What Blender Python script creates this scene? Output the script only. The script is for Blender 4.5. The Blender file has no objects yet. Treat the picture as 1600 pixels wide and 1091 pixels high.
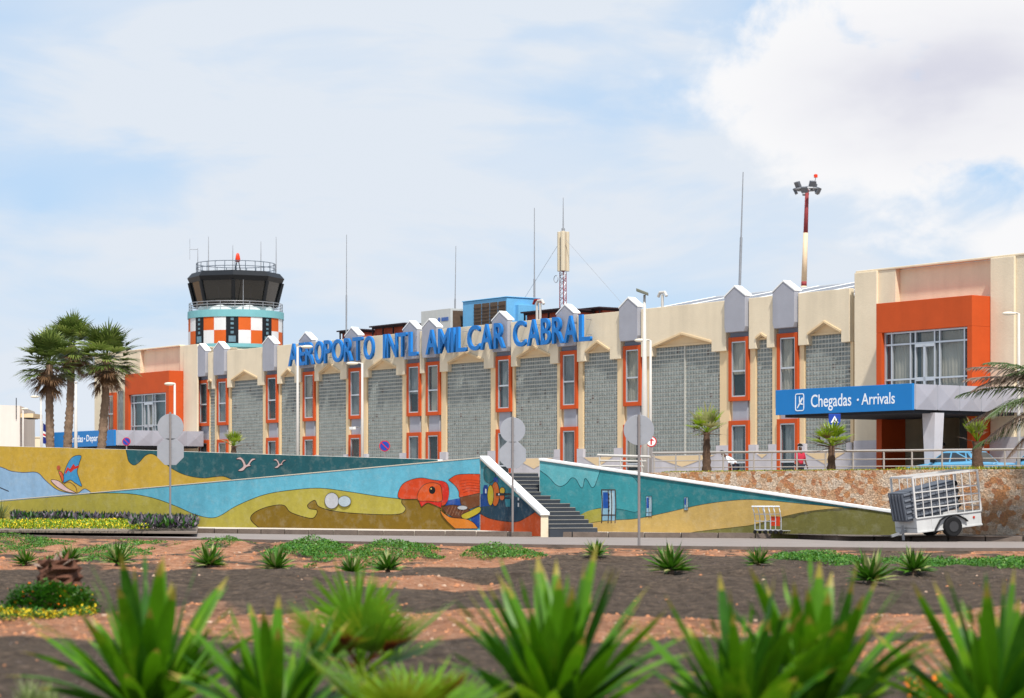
import bpy, math, random
from mathutils import Vector, Matrix, noise
R = math.radians
random.seed(7)
rnd = random.random
def ru(a, b): return a + (b - a) * random.random()
sc = bpy.context.scene
# ------------------------------------------------------------------ camera, sky, sun, exposure
F = 3600.0; CX = 800.0; HY = 765.0; H = 1.5
cam_d = bpy.data.cameras.new("camera"); cam = bpy.data.objects.new("camera", cam_d)
sc.collection.objects.link(cam); sc.camera = cam
cam.location = (0, 0, H); cam.rotation_euler = (R(90), 0, 0)
cam_d.sensor_width = 36; cam_d.lens = F / 1600 * 36
cam_d.shift_y = (HY - 545.5) / 1600
cam_d.clip_start = .5; cam_d.clip_end = 6000
cam_d.dof.use_dof = True; cam_d.dof.focus_distance = 88; cam_d.dof.aperture_fstop = 1.9

SUN_EL = 58.0
sh = Vector((0.22, -0.975, 0)).normalized()
sun_d = bpy.data.lights.new("sun", 'SUN'); sun = bpy.data.objects.new("sun", sun_d); sc.collection.objects.link(sun)
sun_d.energy = 4.2; sun_d.angle = R(3.0); sun_d.color = (1.0, .955, .88)
sdir = sh * math.cos(R(SUN_EL)) + Vector((0, 0, math.sin(R(SUN_EL))))
sun.rotation_euler = sdir.to_track_quat('Z', 'Y').to_euler(); sun.location = (0, 0, 60)

w = bpy.data.worlds.new("World"); sc.world = w; w.use_nodes = True
nt = w.node_tree; N = nt.nodes; Lk = nt.links
bg = N['Background']
sky = N.new('ShaderNodeTexSky'); sky.sky_type = 'NISHITA'; sky.sun_disc = False
sky.sun_elevation = R(SUN_EL); sky.sun_rotation = math.atan2(sh.x, sh.y)
sky.air_density = 1.0; sky.dust_density = .6; sky.ozone_density = 1.5
tc = N.new('ShaderNodeTexCoord')
def wn(kind, **kw):
    n = N.new(kind)
    for k, v in kw.items(): setattr(n, k, v)
    return n
def wmath(op, a, b=None, clamp=False):
    n = N.new('ShaderNodeMath'); n.operation = op; n.use_clamp = clamp
    for i, x in enumerate((a, b)):
        if x is None: continue
        if isinstance(x, (int, float)): n.inputs[i].default_value = x
        else: Lk.new(x, n.inputs[i])
    return n.outputs[0]
def wnoise(scale, detail, rough, loc, dist=0.0):
    mp = N.new('ShaderNodeMapping'); mp.inputs['Scale'].default_value = scale; mp.inputs['Location'].default_value = loc
    Lk.new(tc.outputs['Generated'], mp.inputs['Vector'])
    n = N.new('ShaderNodeTexNoise'); n.inputs['Scale'].default_value = 1; n.inputs['Detail'].default_value = detail
    n.inputs['Roughness'].default_value = rough; n.inputs['Distortion'].default_value = dist
    Lk.new(mp.outputs[0], n.inputs['Vector']); return n.outputs['Fac']
def wramp(x, a, b, lo=0.0, hi=1.0):
    n = N.new('ShaderNodeMapRange'); n.interpolation_type = 'SMOOTHSTEP'
    n.inputs['From Min'].default_value = a; n.inputs['From Max'].default_value = b
    n.inputs['To Min'].default_value = lo; n.inputs['To Max'].default_value = hi
    Lk.new(x, n.inputs['Value']); return n.outputs[0]
def wblob(cx, cz, rx, rz):          # soft elliptical region of the sky, in direction space
    mp = N.new('ShaderNodeMapping'); mp.inputs['Location'].default_value = (-cx / rx, 0, -cz / rz)
    mp.inputs['Scale'].default_value = (1 / rx, 0, 1 / rz)
    Lk.new(tc.outputs['Generated'], mp.inputs['Vector'])
    l = N.new('ShaderNodeVectorMath'); l.operation = 'LENGTH'; Lk.new(mp.outputs[0], l.inputs[0]); return l.outputs['Value']
wisp = wnoise((7, 7, 26), 6, .55, (1.3, 0, 3.1), .6)
wisp2 = wnoise((3, 3, 9), 4, .5, (4.7, 2, .4), .3)
veil = wmath('MULTIPLY', wramp(wisp, .40, .66), .55)
veil = wmath('ADD', veil, wramp(wisp2, .40, .61, .04, .76), True)
puff = wnoise((16, 16, 24), 8, .56, (2.2, 5, 1.7), .35)
b1 = wblob(.205, .172, .118, .064)
b1 = wmath('SUBTRACT', b1, wmath('MULTIPLY', wmath('SUBTRACT', puff, .5), 2.8))
c1 = wramp(b1, 1.2, .7)
b2 = wblob(.235, .104, .045, .018)
b2 = wmath('SUBTRACT', b2, wmath('MULTIPLY', wmath('SUBTRACT', puff, .5), 1.8)); c2 = wramp(b2, 1.2, .7)
cl = wmath('MAXIMUM', c1, c2)
shade = wnoise((10, 10, 22), 5, .5, (8, 1, 5.1), .2)
b3 = wblob(.185, .168, .07, .032)
dark = wmath('MULTIPLY', wramp(b3, 1.4, .2), wramp(shade, .35, .6, .35, 1.0))
veilcol = N.new('ShaderNodeRGB'); veilcol.outputs[0].default_value = (5.55, 6.0, 6.6, 1)
cloudcol = N.new('ShaderNodeMix'); cloudcol.data_type = 'RGBA'
cloudcol.inputs['A'].default_value = (6.95, 6.95, 7.05, 1); cloudcol.inputs['B'].default_value = (5.1, 5.15, 5.85, 1)
Lk.new(dark, cloudcol.inputs['Factor'])
hs = N.new('ShaderNodeHueSaturation'); hs.inputs['Saturation'].default_value = 1.0; hs.inputs['Value'].default_value = 1.0
Lk.new(sky.outputs[0], hs.inputs['Color'])
m0 = N.new('ShaderNodeMix'); m0.data_type = 'RGBA'; m0.inputs['Factor'].default_value = .8; Lk.new(hs.outputs[0], m0.inputs['A']); m0.inputs['B'].default_value = (3.35, 4.95, 7.0, 1)
m1 = N.new('ShaderNodeMix'); m1.data_type = 'RGBA'; Lk.new(veil, m1.inputs['Factor']); Lk.new(m0.outputs['Result'], m1.inputs['A']); Lk.new(veilcol.outputs[0], m1.inputs['B'])
m2 = N.new('ShaderNodeMix'); m2.data_type = 'RGBA'; Lk.new(cl, m2.inputs['Factor']); Lk.new(m1.outputs['Result'], m2.inputs['A']); Lk.new(cloudcol.outputs['Result'], m2.inputs['B'])
Lk.new(m2.outputs['Result'], bg.inputs['Color']); bg.inputs['Strength'].default_value = 0.105
sc.view_settings.view_transform = 'Standard'; sc.view_settings.look = 'None'; sc.view_settings.gamma = 1
sc.view_settings.exposure = 0.38
sc.cycles.max_bounces = 6; sc.cycles.transparent_max_bounces = 12; sc.cycles.caustics_reflective = False; sc.cycles.caustics_refractive = False

# ------------------------------------------------------------------ materials
def lin(h):
    h = h.lstrip('#'); o = []
    for i in (0, 2, 4):
        c = int(h[i:i + 2], 16) / 255
        o.append(c / 12.92 if c <= .04045 else ((c + .055) / 1.055) ** 2.4)
    return o
MATS = {}
def mat(name, col, rough=.8, var=.08, scale=3.0, bump=0.0, bscale=20.0, metal=0.0, spec=.3, trans=0.0, k=1.0, streak=0.0, var2=None, coat=0):
    """plain painted / plaster / metal material: colour broken up by two octaves of noise (and rain streaks)"""
    if name in MATS: return MATS[name]
    m = bpy.data.materials.new(name); m.use_nodes = True; MATS[name] = m
    n = m.node_tree.nodes; l = m.node_tree.links; p = n['Principled BSDF']
    c = lin(col) if isinstance(col, str) else list(col)
    c = [x * k for x in c]
    p.inputs['Roughness'].default_value = rough; p.inputs['Metallic'].default_value = metal
    p.inputs['Specular IOR Level'].default_value = spec
    if coat: p.inputs['Coat Weight'].default_value = coat
    t = n.new('ShaderNodeTexCoord')
    a = n.new('ShaderNodeTexNoise'); a.inputs['Scale'].default_value = scale; a.inputs['Detail'].default_value = 8; a.inputs['Roughness'].default_value = .65
    l.new(t.outputs['Object'], a.inputs['Vector'])
    r = n.new('ShaderNodeMapRange'); r.inputs['From Min'].default_value = .3; r.inputs['From Max'].default_value = .7
    r.inputs['To Min'].default_value = 1 - var; r.inputs['To Max'].default_value = 1 + var
    l.new(a.outputs['Fac'], r.inputs['Value'])
    fac = r.outputs[0]
    if streak:
        mp = n.new('ShaderNodeMapping'); mp.inputs['Scale'].default_value = (1.6, 1.6, .16); l.new(t.outputs['Object'], mp.inputs['Vector'])
        b = n.new('ShaderNodeTexNoise'); b.inputs['Scale'].default_value = 1; b.inputs['Detail'].default_value = 5; l.new(mp.outputs[0], b.inputs['Vector'])
        r2 = n.new('ShaderNodeMapRange'); r2.inputs['From Min'].default_value = .45; r2.inputs['From Max'].default_value = .75
        r2.inputs['To Min'].default_value = 1; r2.inputs['To Max'].default_value = 1 - streak; l.new(b.outputs['Fac'], r2.inputs['Value'])
        mm = n.new('ShaderNodeMath'); mm.operation = 'MULTIPLY'; l.new(fac, mm.inputs[0]); l.new(r2.outputs[0], mm.inputs[1]); fac = mm.outputs[0]
    vm = n.new('ShaderNodeVectorMath'); vm.operation = 'SCALE'; vm.inputs[0].default_value = c[:3]; l.new(fac, vm.inputs['Scale'])
    out = vm.outputs[0]
    if var2:
        mx = n.new('ShaderNodeMix'); mx.data_type = 'RGBA'; mx.inputs['B'].default_value = [x for x in lin(var2[0])] + [1]
        b = n.new('ShaderNodeTexNoise'); b.inputs['Scale'].default_value = var2[1]; b.inputs['Detail'].default_value = 6; b.inputs['Roughness'].default_value = .7
        l.new(t.outputs['Object'], b.inputs['Vector'])
        r3 = n.new('ShaderNodeMapRange'); r3.inputs['From Min'].default_value = .5; r3.inputs['From Max'].default_value = .68; r3.inputs['To Max'].default_value = var2[2]
        l.new(b.outputs['Fac'], r3.inputs['Value']); l.new(r3.outputs[0], mx.inputs['Factor']); l.new(out, mx.inputs['A']); out = mx.outputs['Result']
    l.new(out, p.inputs['Base Color'])
    if bump:
        b = n.new('ShaderNodeTexNoise'); b.inputs['Scale'].default_value = bscale; b.inputs['Detail'].default_value = 6; l.new(t.outputs['Object'], b.inputs['Vector'])
        bp = n.new('ShaderNodeBump'); bp.inputs['Strength'].default_value = bump; bp.inputs['Distance'].default_value = .03
        l.new(b.outputs['Fac'], bp.inputs['Height']); l.new(bp.outputs[0], p.inputs['Normal'])
    if trans:
        tr = n.new('ShaderNodeBsdfTranslucent'); l.new(out, tr.inputs['Color'])
        ms = n.new('ShaderNodeMixShader'); ms.inputs[0].default_value = trans; l.new(p.outputs[0], ms.inputs[1]); l.new(tr.outputs[0], ms.inputs[2])
        l.new(ms.outputs[0], n['Material Output'].inputs['Surface'])
    return m
def leafmat(name, c1, c2, tip=None, trans=.35, rough=.45, k=1.0, scale=6.0):
    m = mat(name, c1, rough, .25, scale, 0, 20, 0, .4, trans, k, var2=(c2, scale * .6, .8)); return m
def glassmat(name, tint, fac, rough=.05):
    m = bpy.data.materials.new(name); m.use_nodes = True; n = m.node_tree.nodes; l = m.node_tree.links; MATS[name] = m
    p = n['Principled BSDF']; p.inputs['Base Color'].default_value = (*lin(tint), 1); p.inputs['Roughness'].default_value = rough; p.inputs['Specular IOR Level'].default_value = .7
    t = n.new('ShaderNodeBsdfTransparent'); ms = n.new('ShaderNodeMixShader'); ms.inputs[0].default_value = fac
    l.new(t.outputs[0], ms.inputs[1]); l.new(p.outputs[0], ms.inputs[2]); l.new(ms.outputs[0], n['Material Output'].inputs['Surface']); return m

beige = mat('beige_plaster', '#e6d6ba', .9, .07, .6, .25, 14, streak=.10, k=.93)
beige2 = mat('beige_trim', '#e4c9a0', .9, .05, .9, .2, 14, streak=.05, k=.92)
greyp = mat('grey_render', '#a6a7b0', .85, .07, 1.2, .15, 20, streak=.1, k=.9)
whitep = mat('white_paint', '#eeeeec', .7, .04, 2, .1, 20, k=.95)
plinthm = mat('pale_plinth', '#c9c4c8', .85, .08, 1.5, .15, 20, streak=.15, k=.9)
orangep = mat('orange_paint', '#d2551f', .75, .06, 1.5, .12, 20, k=.8, streak=.08)
roofm = mat('roof_sheet', '#8f929a', .7, .08, 1.0, 0, 20, 0, k=.75, streak=.1)
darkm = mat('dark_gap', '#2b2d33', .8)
alu = mat('aluminium', '#c8ccd0', .35, .05, 4, metal=.5)
bluesign = mat('sign_blue', '#157ac2', .5, .04, .8, k=.9)
letterblue = mat('letter_blue', '#1c74c0', .45, .08, 2, k=.9)
lettwhite = mat('lettering_white', '#e8ecf0', .6)
steel = mat('galvanised_steel', '#9a9ca0', .45, .1, 5, metal=.4)
polewhite = mat('pole_white', '#d2ccc4', .55, .06, 3, k=.85)
rail_m = mat('rail_metal', '#b5aca4', .45, .08, 6, metal=.3)
curtm = mat('curtain_cloth', '#d8d2c0', .95, .06, 2)
curtd = mat('curtain_grey', '#a3acae', .95, .1, 2)
pane = glassmat('window_glass', '#4a5a5e', .25)
panedark = glassmat('dark_glass', '#101417', .8)
mortar = mat('block_mortar', '#b9b7ad', .9, .1, 2, .2, 30)
def blockmat():
    m = bpy.data.materials.new('glass_block'); m.use_nodes = True; n = m.node_tree.nodes; l = m.node_tree.links
    p = n['Principled BSDF']; t = n.new('ShaderNodeTexCoord')
    mp = n.new('ShaderNodeVectorMath'); mp.operation = 'SNAP'; mp.inputs[1].default_value = (.2, 5, .2); l.new(t.outputs['Object'], mp.inputs[0])
    wn_ = n.new('ShaderNodeTexWhiteNoise'); l.new(mp.outputs[0], wn_.inputs['Vector'])
    a = n.new('ShaderNodeTexNoise'); a.inputs['Scale'].default_value = .55; a.inputs['Detail'].default_value = 5; l.new(t.outputs['Object'], a.inputs['Vector'])
    cr = n.new('ShaderNodeValToRGB'); e = cr.color_ramp.elements
    e[0].position = 0; e[0].color = (*[x * .75 for x in lin('#646b68')], 1); e[1].position = 1; e[1].color = (*lin('#868d8b'), 1)
    x = cr.color_ramp.elements.new(.012); x.color = (.10, .075, .07, 1); x2 = cr.color_ramp.elements.new(.02); x2.color = (*lin('#6f7674'), 1)
    l.new(wn_.outputs['Value'], cr.inputs[0])
    sc_ = n.new('ShaderNodeMapRange'); sc_.inputs['From Min'].default_value = .3; sc_.inputs['From Max'].default_value = .7; sc_.inputs['To Min'].default_value = .97; sc_.inputs['To Max'].default_value = 1.03
    l.new(a.outputs['Fac'], sc_.inputs['Value'])
    vm = n.new('ShaderNodeVectorMath'); vm.operation = 'SCALE'; l.new(cr.outputs[0], vm.inputs[0]); l.new(sc_.outputs[0], vm.inputs['Scale'])
    l.new(vm.outputs[0], p.inputs['Base Color']); p.inputs['Roughness'].default_value = .5; p.inputs['Specular IOR Level'].default_value = .3
    return m
blockm = blockmat()

# ------------------------------------------------------------------ mesh helpers
class MB:
    def __init__(s): s.v = []; s.f = []; s.m = []
    def add(s, vs, fs, m=0):
        b = len(s.v); s.v += [tuple(x) for x in vs]
        for f in fs: s.f.append([b + i for i in f]); s.m.append(m)
    def box(s, x0, x1, y0, y1, z0, z1, m=0):
        if x0 > x1: x0, x1 = x1, x0
        if y0 > y1: y0, y1 = y1, y0
        v = [(x0, y0, z0), (x1, y0, z0), (x1, y1, z0), (x0, y1, z0), (x0, y0, z1), (x1, y0, z1), (x1, y1, z1), (x0, y1, z1)]
        s.add(v, [(0, 3, 2, 1), (4, 5, 6, 7), (0, 1, 5, 4), (1, 2, 6, 5), (2, 3, 7, 6), (3, 0, 4, 7)], m)
    def szprism(s, poly, y0, y1, m=0, ms=None):
        n = len(poly); a = sum(poly[i][0] * poly[(i + 1) % n][1] - poly[(i + 1) % n][0] * poly[i][1] for i in range(n))
        if a < 0: poly = poly[::-1]
        v = [(p[0], y0, p[1]) for p in poly] + [(p[0], y1, p[1]) for p in poly]
        s.add(v, [list(range(n)), list(range(2 * n - 1, n - 1, -1))], m)
        b = len(s.v) - 2 * n
        for i in range(n):
            j = (i + 1) % n; s.f.append([b + j, b + i, b + n + i, b + n + j]); s.m.append(m if ms is None else ms)
    def zprism(s, poly, z0, z1, m=0, ms=None):
        n = len(poly); a = sum(poly[i][0] * poly[(i + 1) % n][1] - poly[(i + 1) % n][0] * poly[i][1] for i in range(n))
        if a < 0: poly = poly[::-1]
        v = [(p[0], p[1], z1) for p in poly] + [(p[0], p[1], z0) for p in poly]
        b = len(s.v); s.add(v, [list(range(n)), list(range(2 * n - 1, n - 1, -1))], m)
        for i in range(n):
            j = (i + 1) % n; s.f.append([b + n + i, b + n + j, b + j, b + i]); s.m.append(m if ms is None else ms)
    def tube(s, pts, r, n=8, m=0, caps=True):
        pts = [Vector(p) for p in pts]; rs = r if isinstance(r, (list, tuple)) else [r] * len(pts)
        b = len(s.v); prev = None
        for i, p in enumerate(pts):
            d = (pts[min(i + 1, len(pts) - 1)] - pts[max(i - 1, 0)])
            d = d.normalized() if d.length > 0 else Vector((0, 0, 1))
            if prev is None:
                u = Vector((1, 0, 0)) if abs(d.x) < .9 else Vector((0, 1, 0)); u = (u - d * u.dot(d)).normalized()
            else: u = (prev - d * prev.dot(d)).normalized()
            prev = u; w_ = d.cross(u)
            for k in range(n):
                a = 2 * math.pi * k / n; s.v.append(tuple(p + (u * math.cos(a) + w_ * math.sin(a)) * rs[i]))
        for i in range(len(pts) - 1):
            for k in range(n):
                k2 = (k + 1) % n; s.f.append([b + i * n + k, b + i * n + k2, b + (i + 1) * n + k2, b + (i + 1) * n + k]); s.m.append(m)
        if caps:
            s.f.append([b + k for k in range(n)][::-1]); s.m.append(m)
            e = b + (len(pts) - 1) * n; s.f.append([e + k for k in range(n)]); s.m.append(m)
    def bar(s, a, b_, wd, ht, m=0):     # rectangular bar between two points
        a = Vector(a); b_ = Vector(b_); d = (b_ - a).normalized(); up = Vector((0, 0, 1)) if abs(d.z) < .95 else Vector((1, 0, 0))
        u = d.cross(up).normalized() * wd / 2; v = u.cross(d).normalized() * ht / 2
        P = [a - u - v, a + u - v, a + u + v, a - u + v, b_ - u - v, b_ + u - v, b_ + u + v, b_ - u + v]
        s.add(P, [(0, 1, 2, 3), (7, 6, 5, 4), (0, 4, 5, 1), (1, 5, 6, 2), (2, 6, 7, 3), (3, 7, 4, 0)], m)
    def lathe(s, prof, n=24, c=(0, 0), m=0, a0=0.0):
        b = len(s.v)
        for (r, z) in prof:
            for k in range(n):
                a = a0 + 2 * math.pi * k / n; s.v.append((c[0] + r * math.cos(a), c[1] + r * math.sin(a), z))
        for i in range(len(prof) - 1):
            for k in range(n):
                k2 = (k + 1) % n; s.f.append([b + i * n + k, b + i * n + k2, b + (i + 1) * n + k2, b + (i + 1) * n + k]); s.m.append(m)
    def build(s, name, mats, parent=None, smooth=False, bevel=0, label=None):
        me = bpy.data.meshes.new(name); me.from_pydata(s.v, [], s.f)
        if not isinstance(mats, (list, tuple)): mats = [mats]
        for x in mats: me.materials.append(x)
        me.polygons.foreach_set('material_index', s.m)
        if smooth: me.polygons.foreach_set('use_smooth', [True] * len(me.polygons))
        me.update()
        o = bpy.data.objects.new(name, me); sc.collection.objects.link(o)
        if parent: o.parent = parent
        if bevel:
            bm_ = o.modifiers.new('bevel', 'BEVEL'); bm_.width = bevel; bm_.segments = 2; bm_.limit_method = 'ANGLE'
        if label: o['label'] = label
        return o
def thing(name, label, cat, loc=(0, 0, 0), rz=0.0, group=None):
    o = bpy.data.objects.new(name, None); sc.collection.objects.link(o); o.empty_display_size = .2
    o.location = loc; o.rotation_euler = (0, 0, rz); o['label'] = label; o['category'] = cat
    if group: o['group'] = group
    return o
def tag(o, label=None, cat=None, group=None, kind=None):
    if label: o['label'] = label
    if cat: o['category'] = cat
    if group: o['group'] = group
    if kind: o['kind'] = kind
    return o
def copy_tree(root, loc, rz, label, group=None, scale=1.0):
    r = root.copy(); sc.collection.objects.link(r); r.location = loc; r.rotation_euler = (root.rotation_euler.x, root.rotation_euler.y, rz); r['label'] = label
    r.scale = (scale,) * 3
    if group: r['group'] = group
    for ch in list(root.children):
        c = ch.copy(); sc.collection.objects.link(c); c.parent = r
        for g in list(ch.children):
            d = g.copy(); sc.collection.objects.link(d); d.parent = c
    return r
def P(px, py, Y): return Vector(((px - CX) / F * Y, Y, H + (HY - py) / F * Y))
def text_mesh(txt, extrude=0.0, offset=0.0):
    c = bpy.data.curves.new('t', 'FONT'); c.body = txt; c.size = 1; c.extrude = extrude; c.offset = offset; c.resolution_u = 4
    o = bpy.data.objects.new('t', c); sc.collection.objects.link(o); bpy.context.view_layer.update()
    dg = bpy.context.evaluated_depsgraph_get(); me = bpy.data.meshes.new_from_object(o.evaluated_get(dg)); bpy.data.objects.remove(o)
    return me
def put_text(txt, x0, x1, z0, z1, yfront, depth, m, name, parent, offset=0.0, label=None):
    """letters standing in the local x-z plane of the parent, filling the given rectangle"""
    me = text_mesh(txt, .5, offset)
    xs = [v.co.x for v in me.vertices]; ys = [v.co.y for v in me.vertices]; ax, bx_, ay, by = min(xs), max(xs), min(ys), max(ys)
    for v in me.vertices:
        x = x0 + (v.co.x - ax) / (bx_ - ax) * (x1 - x0); z = z0 + (v.co.y - ay) / (by - ay) * (z1 - z0); y = yfront + (.5 - v.co.z) * depth
        v.co = (x, y, z)
    me.name = name; me.materials.clear(); me.materials.append(m)
    o = bpy.data.objects.new(name, me); sc.collection.objects.link(o); o.parent = parent
    if label: o['label'] = label
    return o
def cr(pts, n=6):
    """Catmull-Rom curve through the points"""
    pts = [Vector((p[0], p[1])) for p in pts]; out = []
    for i in range(len(pts) - 1):
        p0 = pts[max(i - 1, 0)]; p1 = pts[i]; p2 = pts[i + 1]; p3 = pts[min(i + 2, len(pts) - 1)]
        for k in range(n):
            t = k / n
            out.append(tuple(.5 * ((2 * p1) + (p2 - p0) * t + (2 * p0 - 5 * p1 + 4 * p2 - p3) * t * t + (3 * p1 - p0 - 3 * p2 + p3) * t ** 3)))
    out.append(tuple(pts[-1])); return out
def crc(pts, n=6):
    pts = list(pts); k = len(pts); ext = [pts[-1]] + pts + [pts[0], pts[1]]
    full = cr(ext, n); return full[n:n + k * n]
def ell(cx, cy, rx, ry, n=20): return [(cx + rx * math.cos(2 * math.pi * i / n), cy + ry * math.sin(2 * math.pi * i / n)) for i in range(n)]

# ================================================================== THE TERMINAL (local frame: x along the front, y into the building)
P0 = Vector((10.45, 106.0)); D = Vector((.5855, -.8107)); NI = Vector((.8107, .5855))
RZ = math.atan2(D.y, D.x)
def LS(px, y=0.0):
    k = (px - CX) / F
    # X = P0x + s Dx + y Nx ; Y = P0y + s Dy + y Ny ; X = kY
    return (k * (P0.y + y * NI.y) - P0.x - y * NI.x) / (D.x - k * D.y)
def LZ(px, py, y=0.0):
    s = LS(px, y); Y = P0.y + s * D.y + y * NI.y; return H + (HY - py) / F * Y
def LW(s, y, z): return Vector((P0.x + s * D.x + y * NI.x, P0.y + s * D.y + y * NI.y, z))
FL = 1.55       # level of the drive on the terrace
T = thing('terminal_building', 'long beige airport terminal with orange window frames, grey gabled pilasters and glass block walls', 'building', (P0.x, P0.y, 0), RZ)
ZP, ZGT, ZGB = 10.22, 8.34, 3.12
wins = [(312, 325), (341, 355), (417, 434), (474.5, 492), (546, 565), (636.5, 657.5), (665.5, 689), (775, 800), (875, 904), (974, 1003), (1139, 1171), (1214.5, 1248)]
glass = [(290, 308), (329.5, 338), (363, 413), (441, 471), (499, 543), (576, 631), None, (700, 769), (807, 873), (914, 967), (1018.5, 1127), (1184, 1209), (1260, 1331)]
sL0, sR0 = LS(284), LS(1338)
body = MB(); body.box(sL0, sR0, 0, 18, FL - .6, 9.8); body.build('wall', beige, T)
W = [(LS(a, -.2), LS(b - 2, -.2)) for a, b in wins]
ww = 1.12 * sum(b - a for a, b in W) / len(W)
W = [((a + b) / 2 - ww / 2, (a + b) / 2 + ww / 2) for a, b in W]

def window_mesh(wd, z0, z1, split):
    t = .2; f = MB(); h = wd / 2
    f.box(-h, -h + t, -.22, 0, z0, z1); f.box(h - t, h, -.22, 0, z0, z1)
    f.box(-h + t, h - t, -.217, 0, z1 - t, z1); f.box(-h + t, h - t, -.217, 0, z0, z0 + t)
    g = MB(); g.box(-h + t, h - t, -.14, -.13, z0 + t, z1 - t)
    mu = MB(); zs = z0 + (z1 - z0) * split; q = .055
    mu.box(-h + t + q, h - t - q, -.19, -.10, zs - .04, zs + .04)
    mu.box(-h + t, -h + t + q, -.19, -.10, z0 + t, z1 - t); mu.box(h - t - q, h - t, -.19, -.10, z0 + t, z1 - t)
    mu.box(-h + t + q, h - t - q, -.188, -.102, z1 - t - q, z1 - t); mu.box(-h + t + q, h - t - q, -.188, -.102, z0 + t, z0 + t + q)
    return f, g, mu
def curtain(x0, x1, z0, z1, y, m, parent, seed=0):
    c = MB(); n = max(6, int((x1 - x0) / .05)); v = []
    for i in range(n + 1):
        x = x0 + (x1 - x0) * i / n; yy = y + .02 * math.sin(i * 1.7 + seed) + .012 * math.sin(i * .6 + seed * 3)
        v += [(x, yy, z0), (x, yy, z1)]
    c.add(v, [(2 * i, 2 * i + 2, 2 * i + 3, 2 * i + 1) for i in range(n)]); return c.build('curtain', m, parent, True)
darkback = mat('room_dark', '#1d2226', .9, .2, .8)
def place_window(s0, s1, z0, z1, split, k, beigecurt):
    f, g, mu = window_mesh(s1 - s0, z0, z1, split)
    c = (s0 + s1) / 2
    fo = f.build('window', orangep, T, bevel=.012); fo.location = (c, 0, 0)
    g.build('pane', pane, fo); mu.build('transom', alu, fo)
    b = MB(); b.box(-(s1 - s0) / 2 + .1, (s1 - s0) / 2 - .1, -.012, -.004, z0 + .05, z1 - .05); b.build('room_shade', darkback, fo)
    h = (s1 - s0) / 2 - .18
    r = random.Random(k * 13 + int(z0))
    zb = z0 + .2 + (0 if r.random() < .6 else (z1 - z0) * .35)
    x0 = -h if r.random() < .7 else -h + .2; x1 = h if r.random() < .6 else h - .35
    if beigecurt or r.random() < .65: curtain(x0, x1, zb, z1 - .18, -.055, curtm if (beigecurt or r.random() < .4) else curtd, fo, k)
for k, (a, b) in enumerate(W):
    place_window(a, b, 5.56, 8.5, .47, k, k in (3, 9, 10, 11))
    place_window(a, b, FL + .02, 4.66, .38, k + 40, k in (9,))
    sp = MB(); sp.box(a + .18, b - .18, -.10, 0, 4.66, 5.56); sp.build('spandrel', greyp, T)
    sp = MB(); sp.box(a + .05, b - .05, -.14, 0, 8.5, 8.72); sp.build('head_gap_shade', mat('gap_shade_blue_grey', '#6f7686', .8), T)  # strip coloured darker as the shadow gap under the pilaster head
    hd = MB(); c = (a + b) / 2; e = .03
    hd.szprism([(a - e, 8.95), (a + .06, 8.72), (b - .06, 8.72), (b + e, 8.95), (b + e, 10.33), (c, 10.78), (a - e, 10.33)], -.44, -.13)
    ho = hd.build('pilaster_head', greyp, T, bevel=.02)
    cp = MB(); tk = .07
    cp.szprism([(a - e - .02, 10.335), (c, 10.785), (c, 10.785 + tk), (a - e - .02, 10.335 + tk)], -.46, -.02)
    cp.szprism([(b + e + .02, 10.335), (c, 10.785), (c, 10.785 + tk), (b + e + .02, 10.335 + tk)], -.46, -.02)
    cp.build('cap', whitep, ho)
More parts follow.
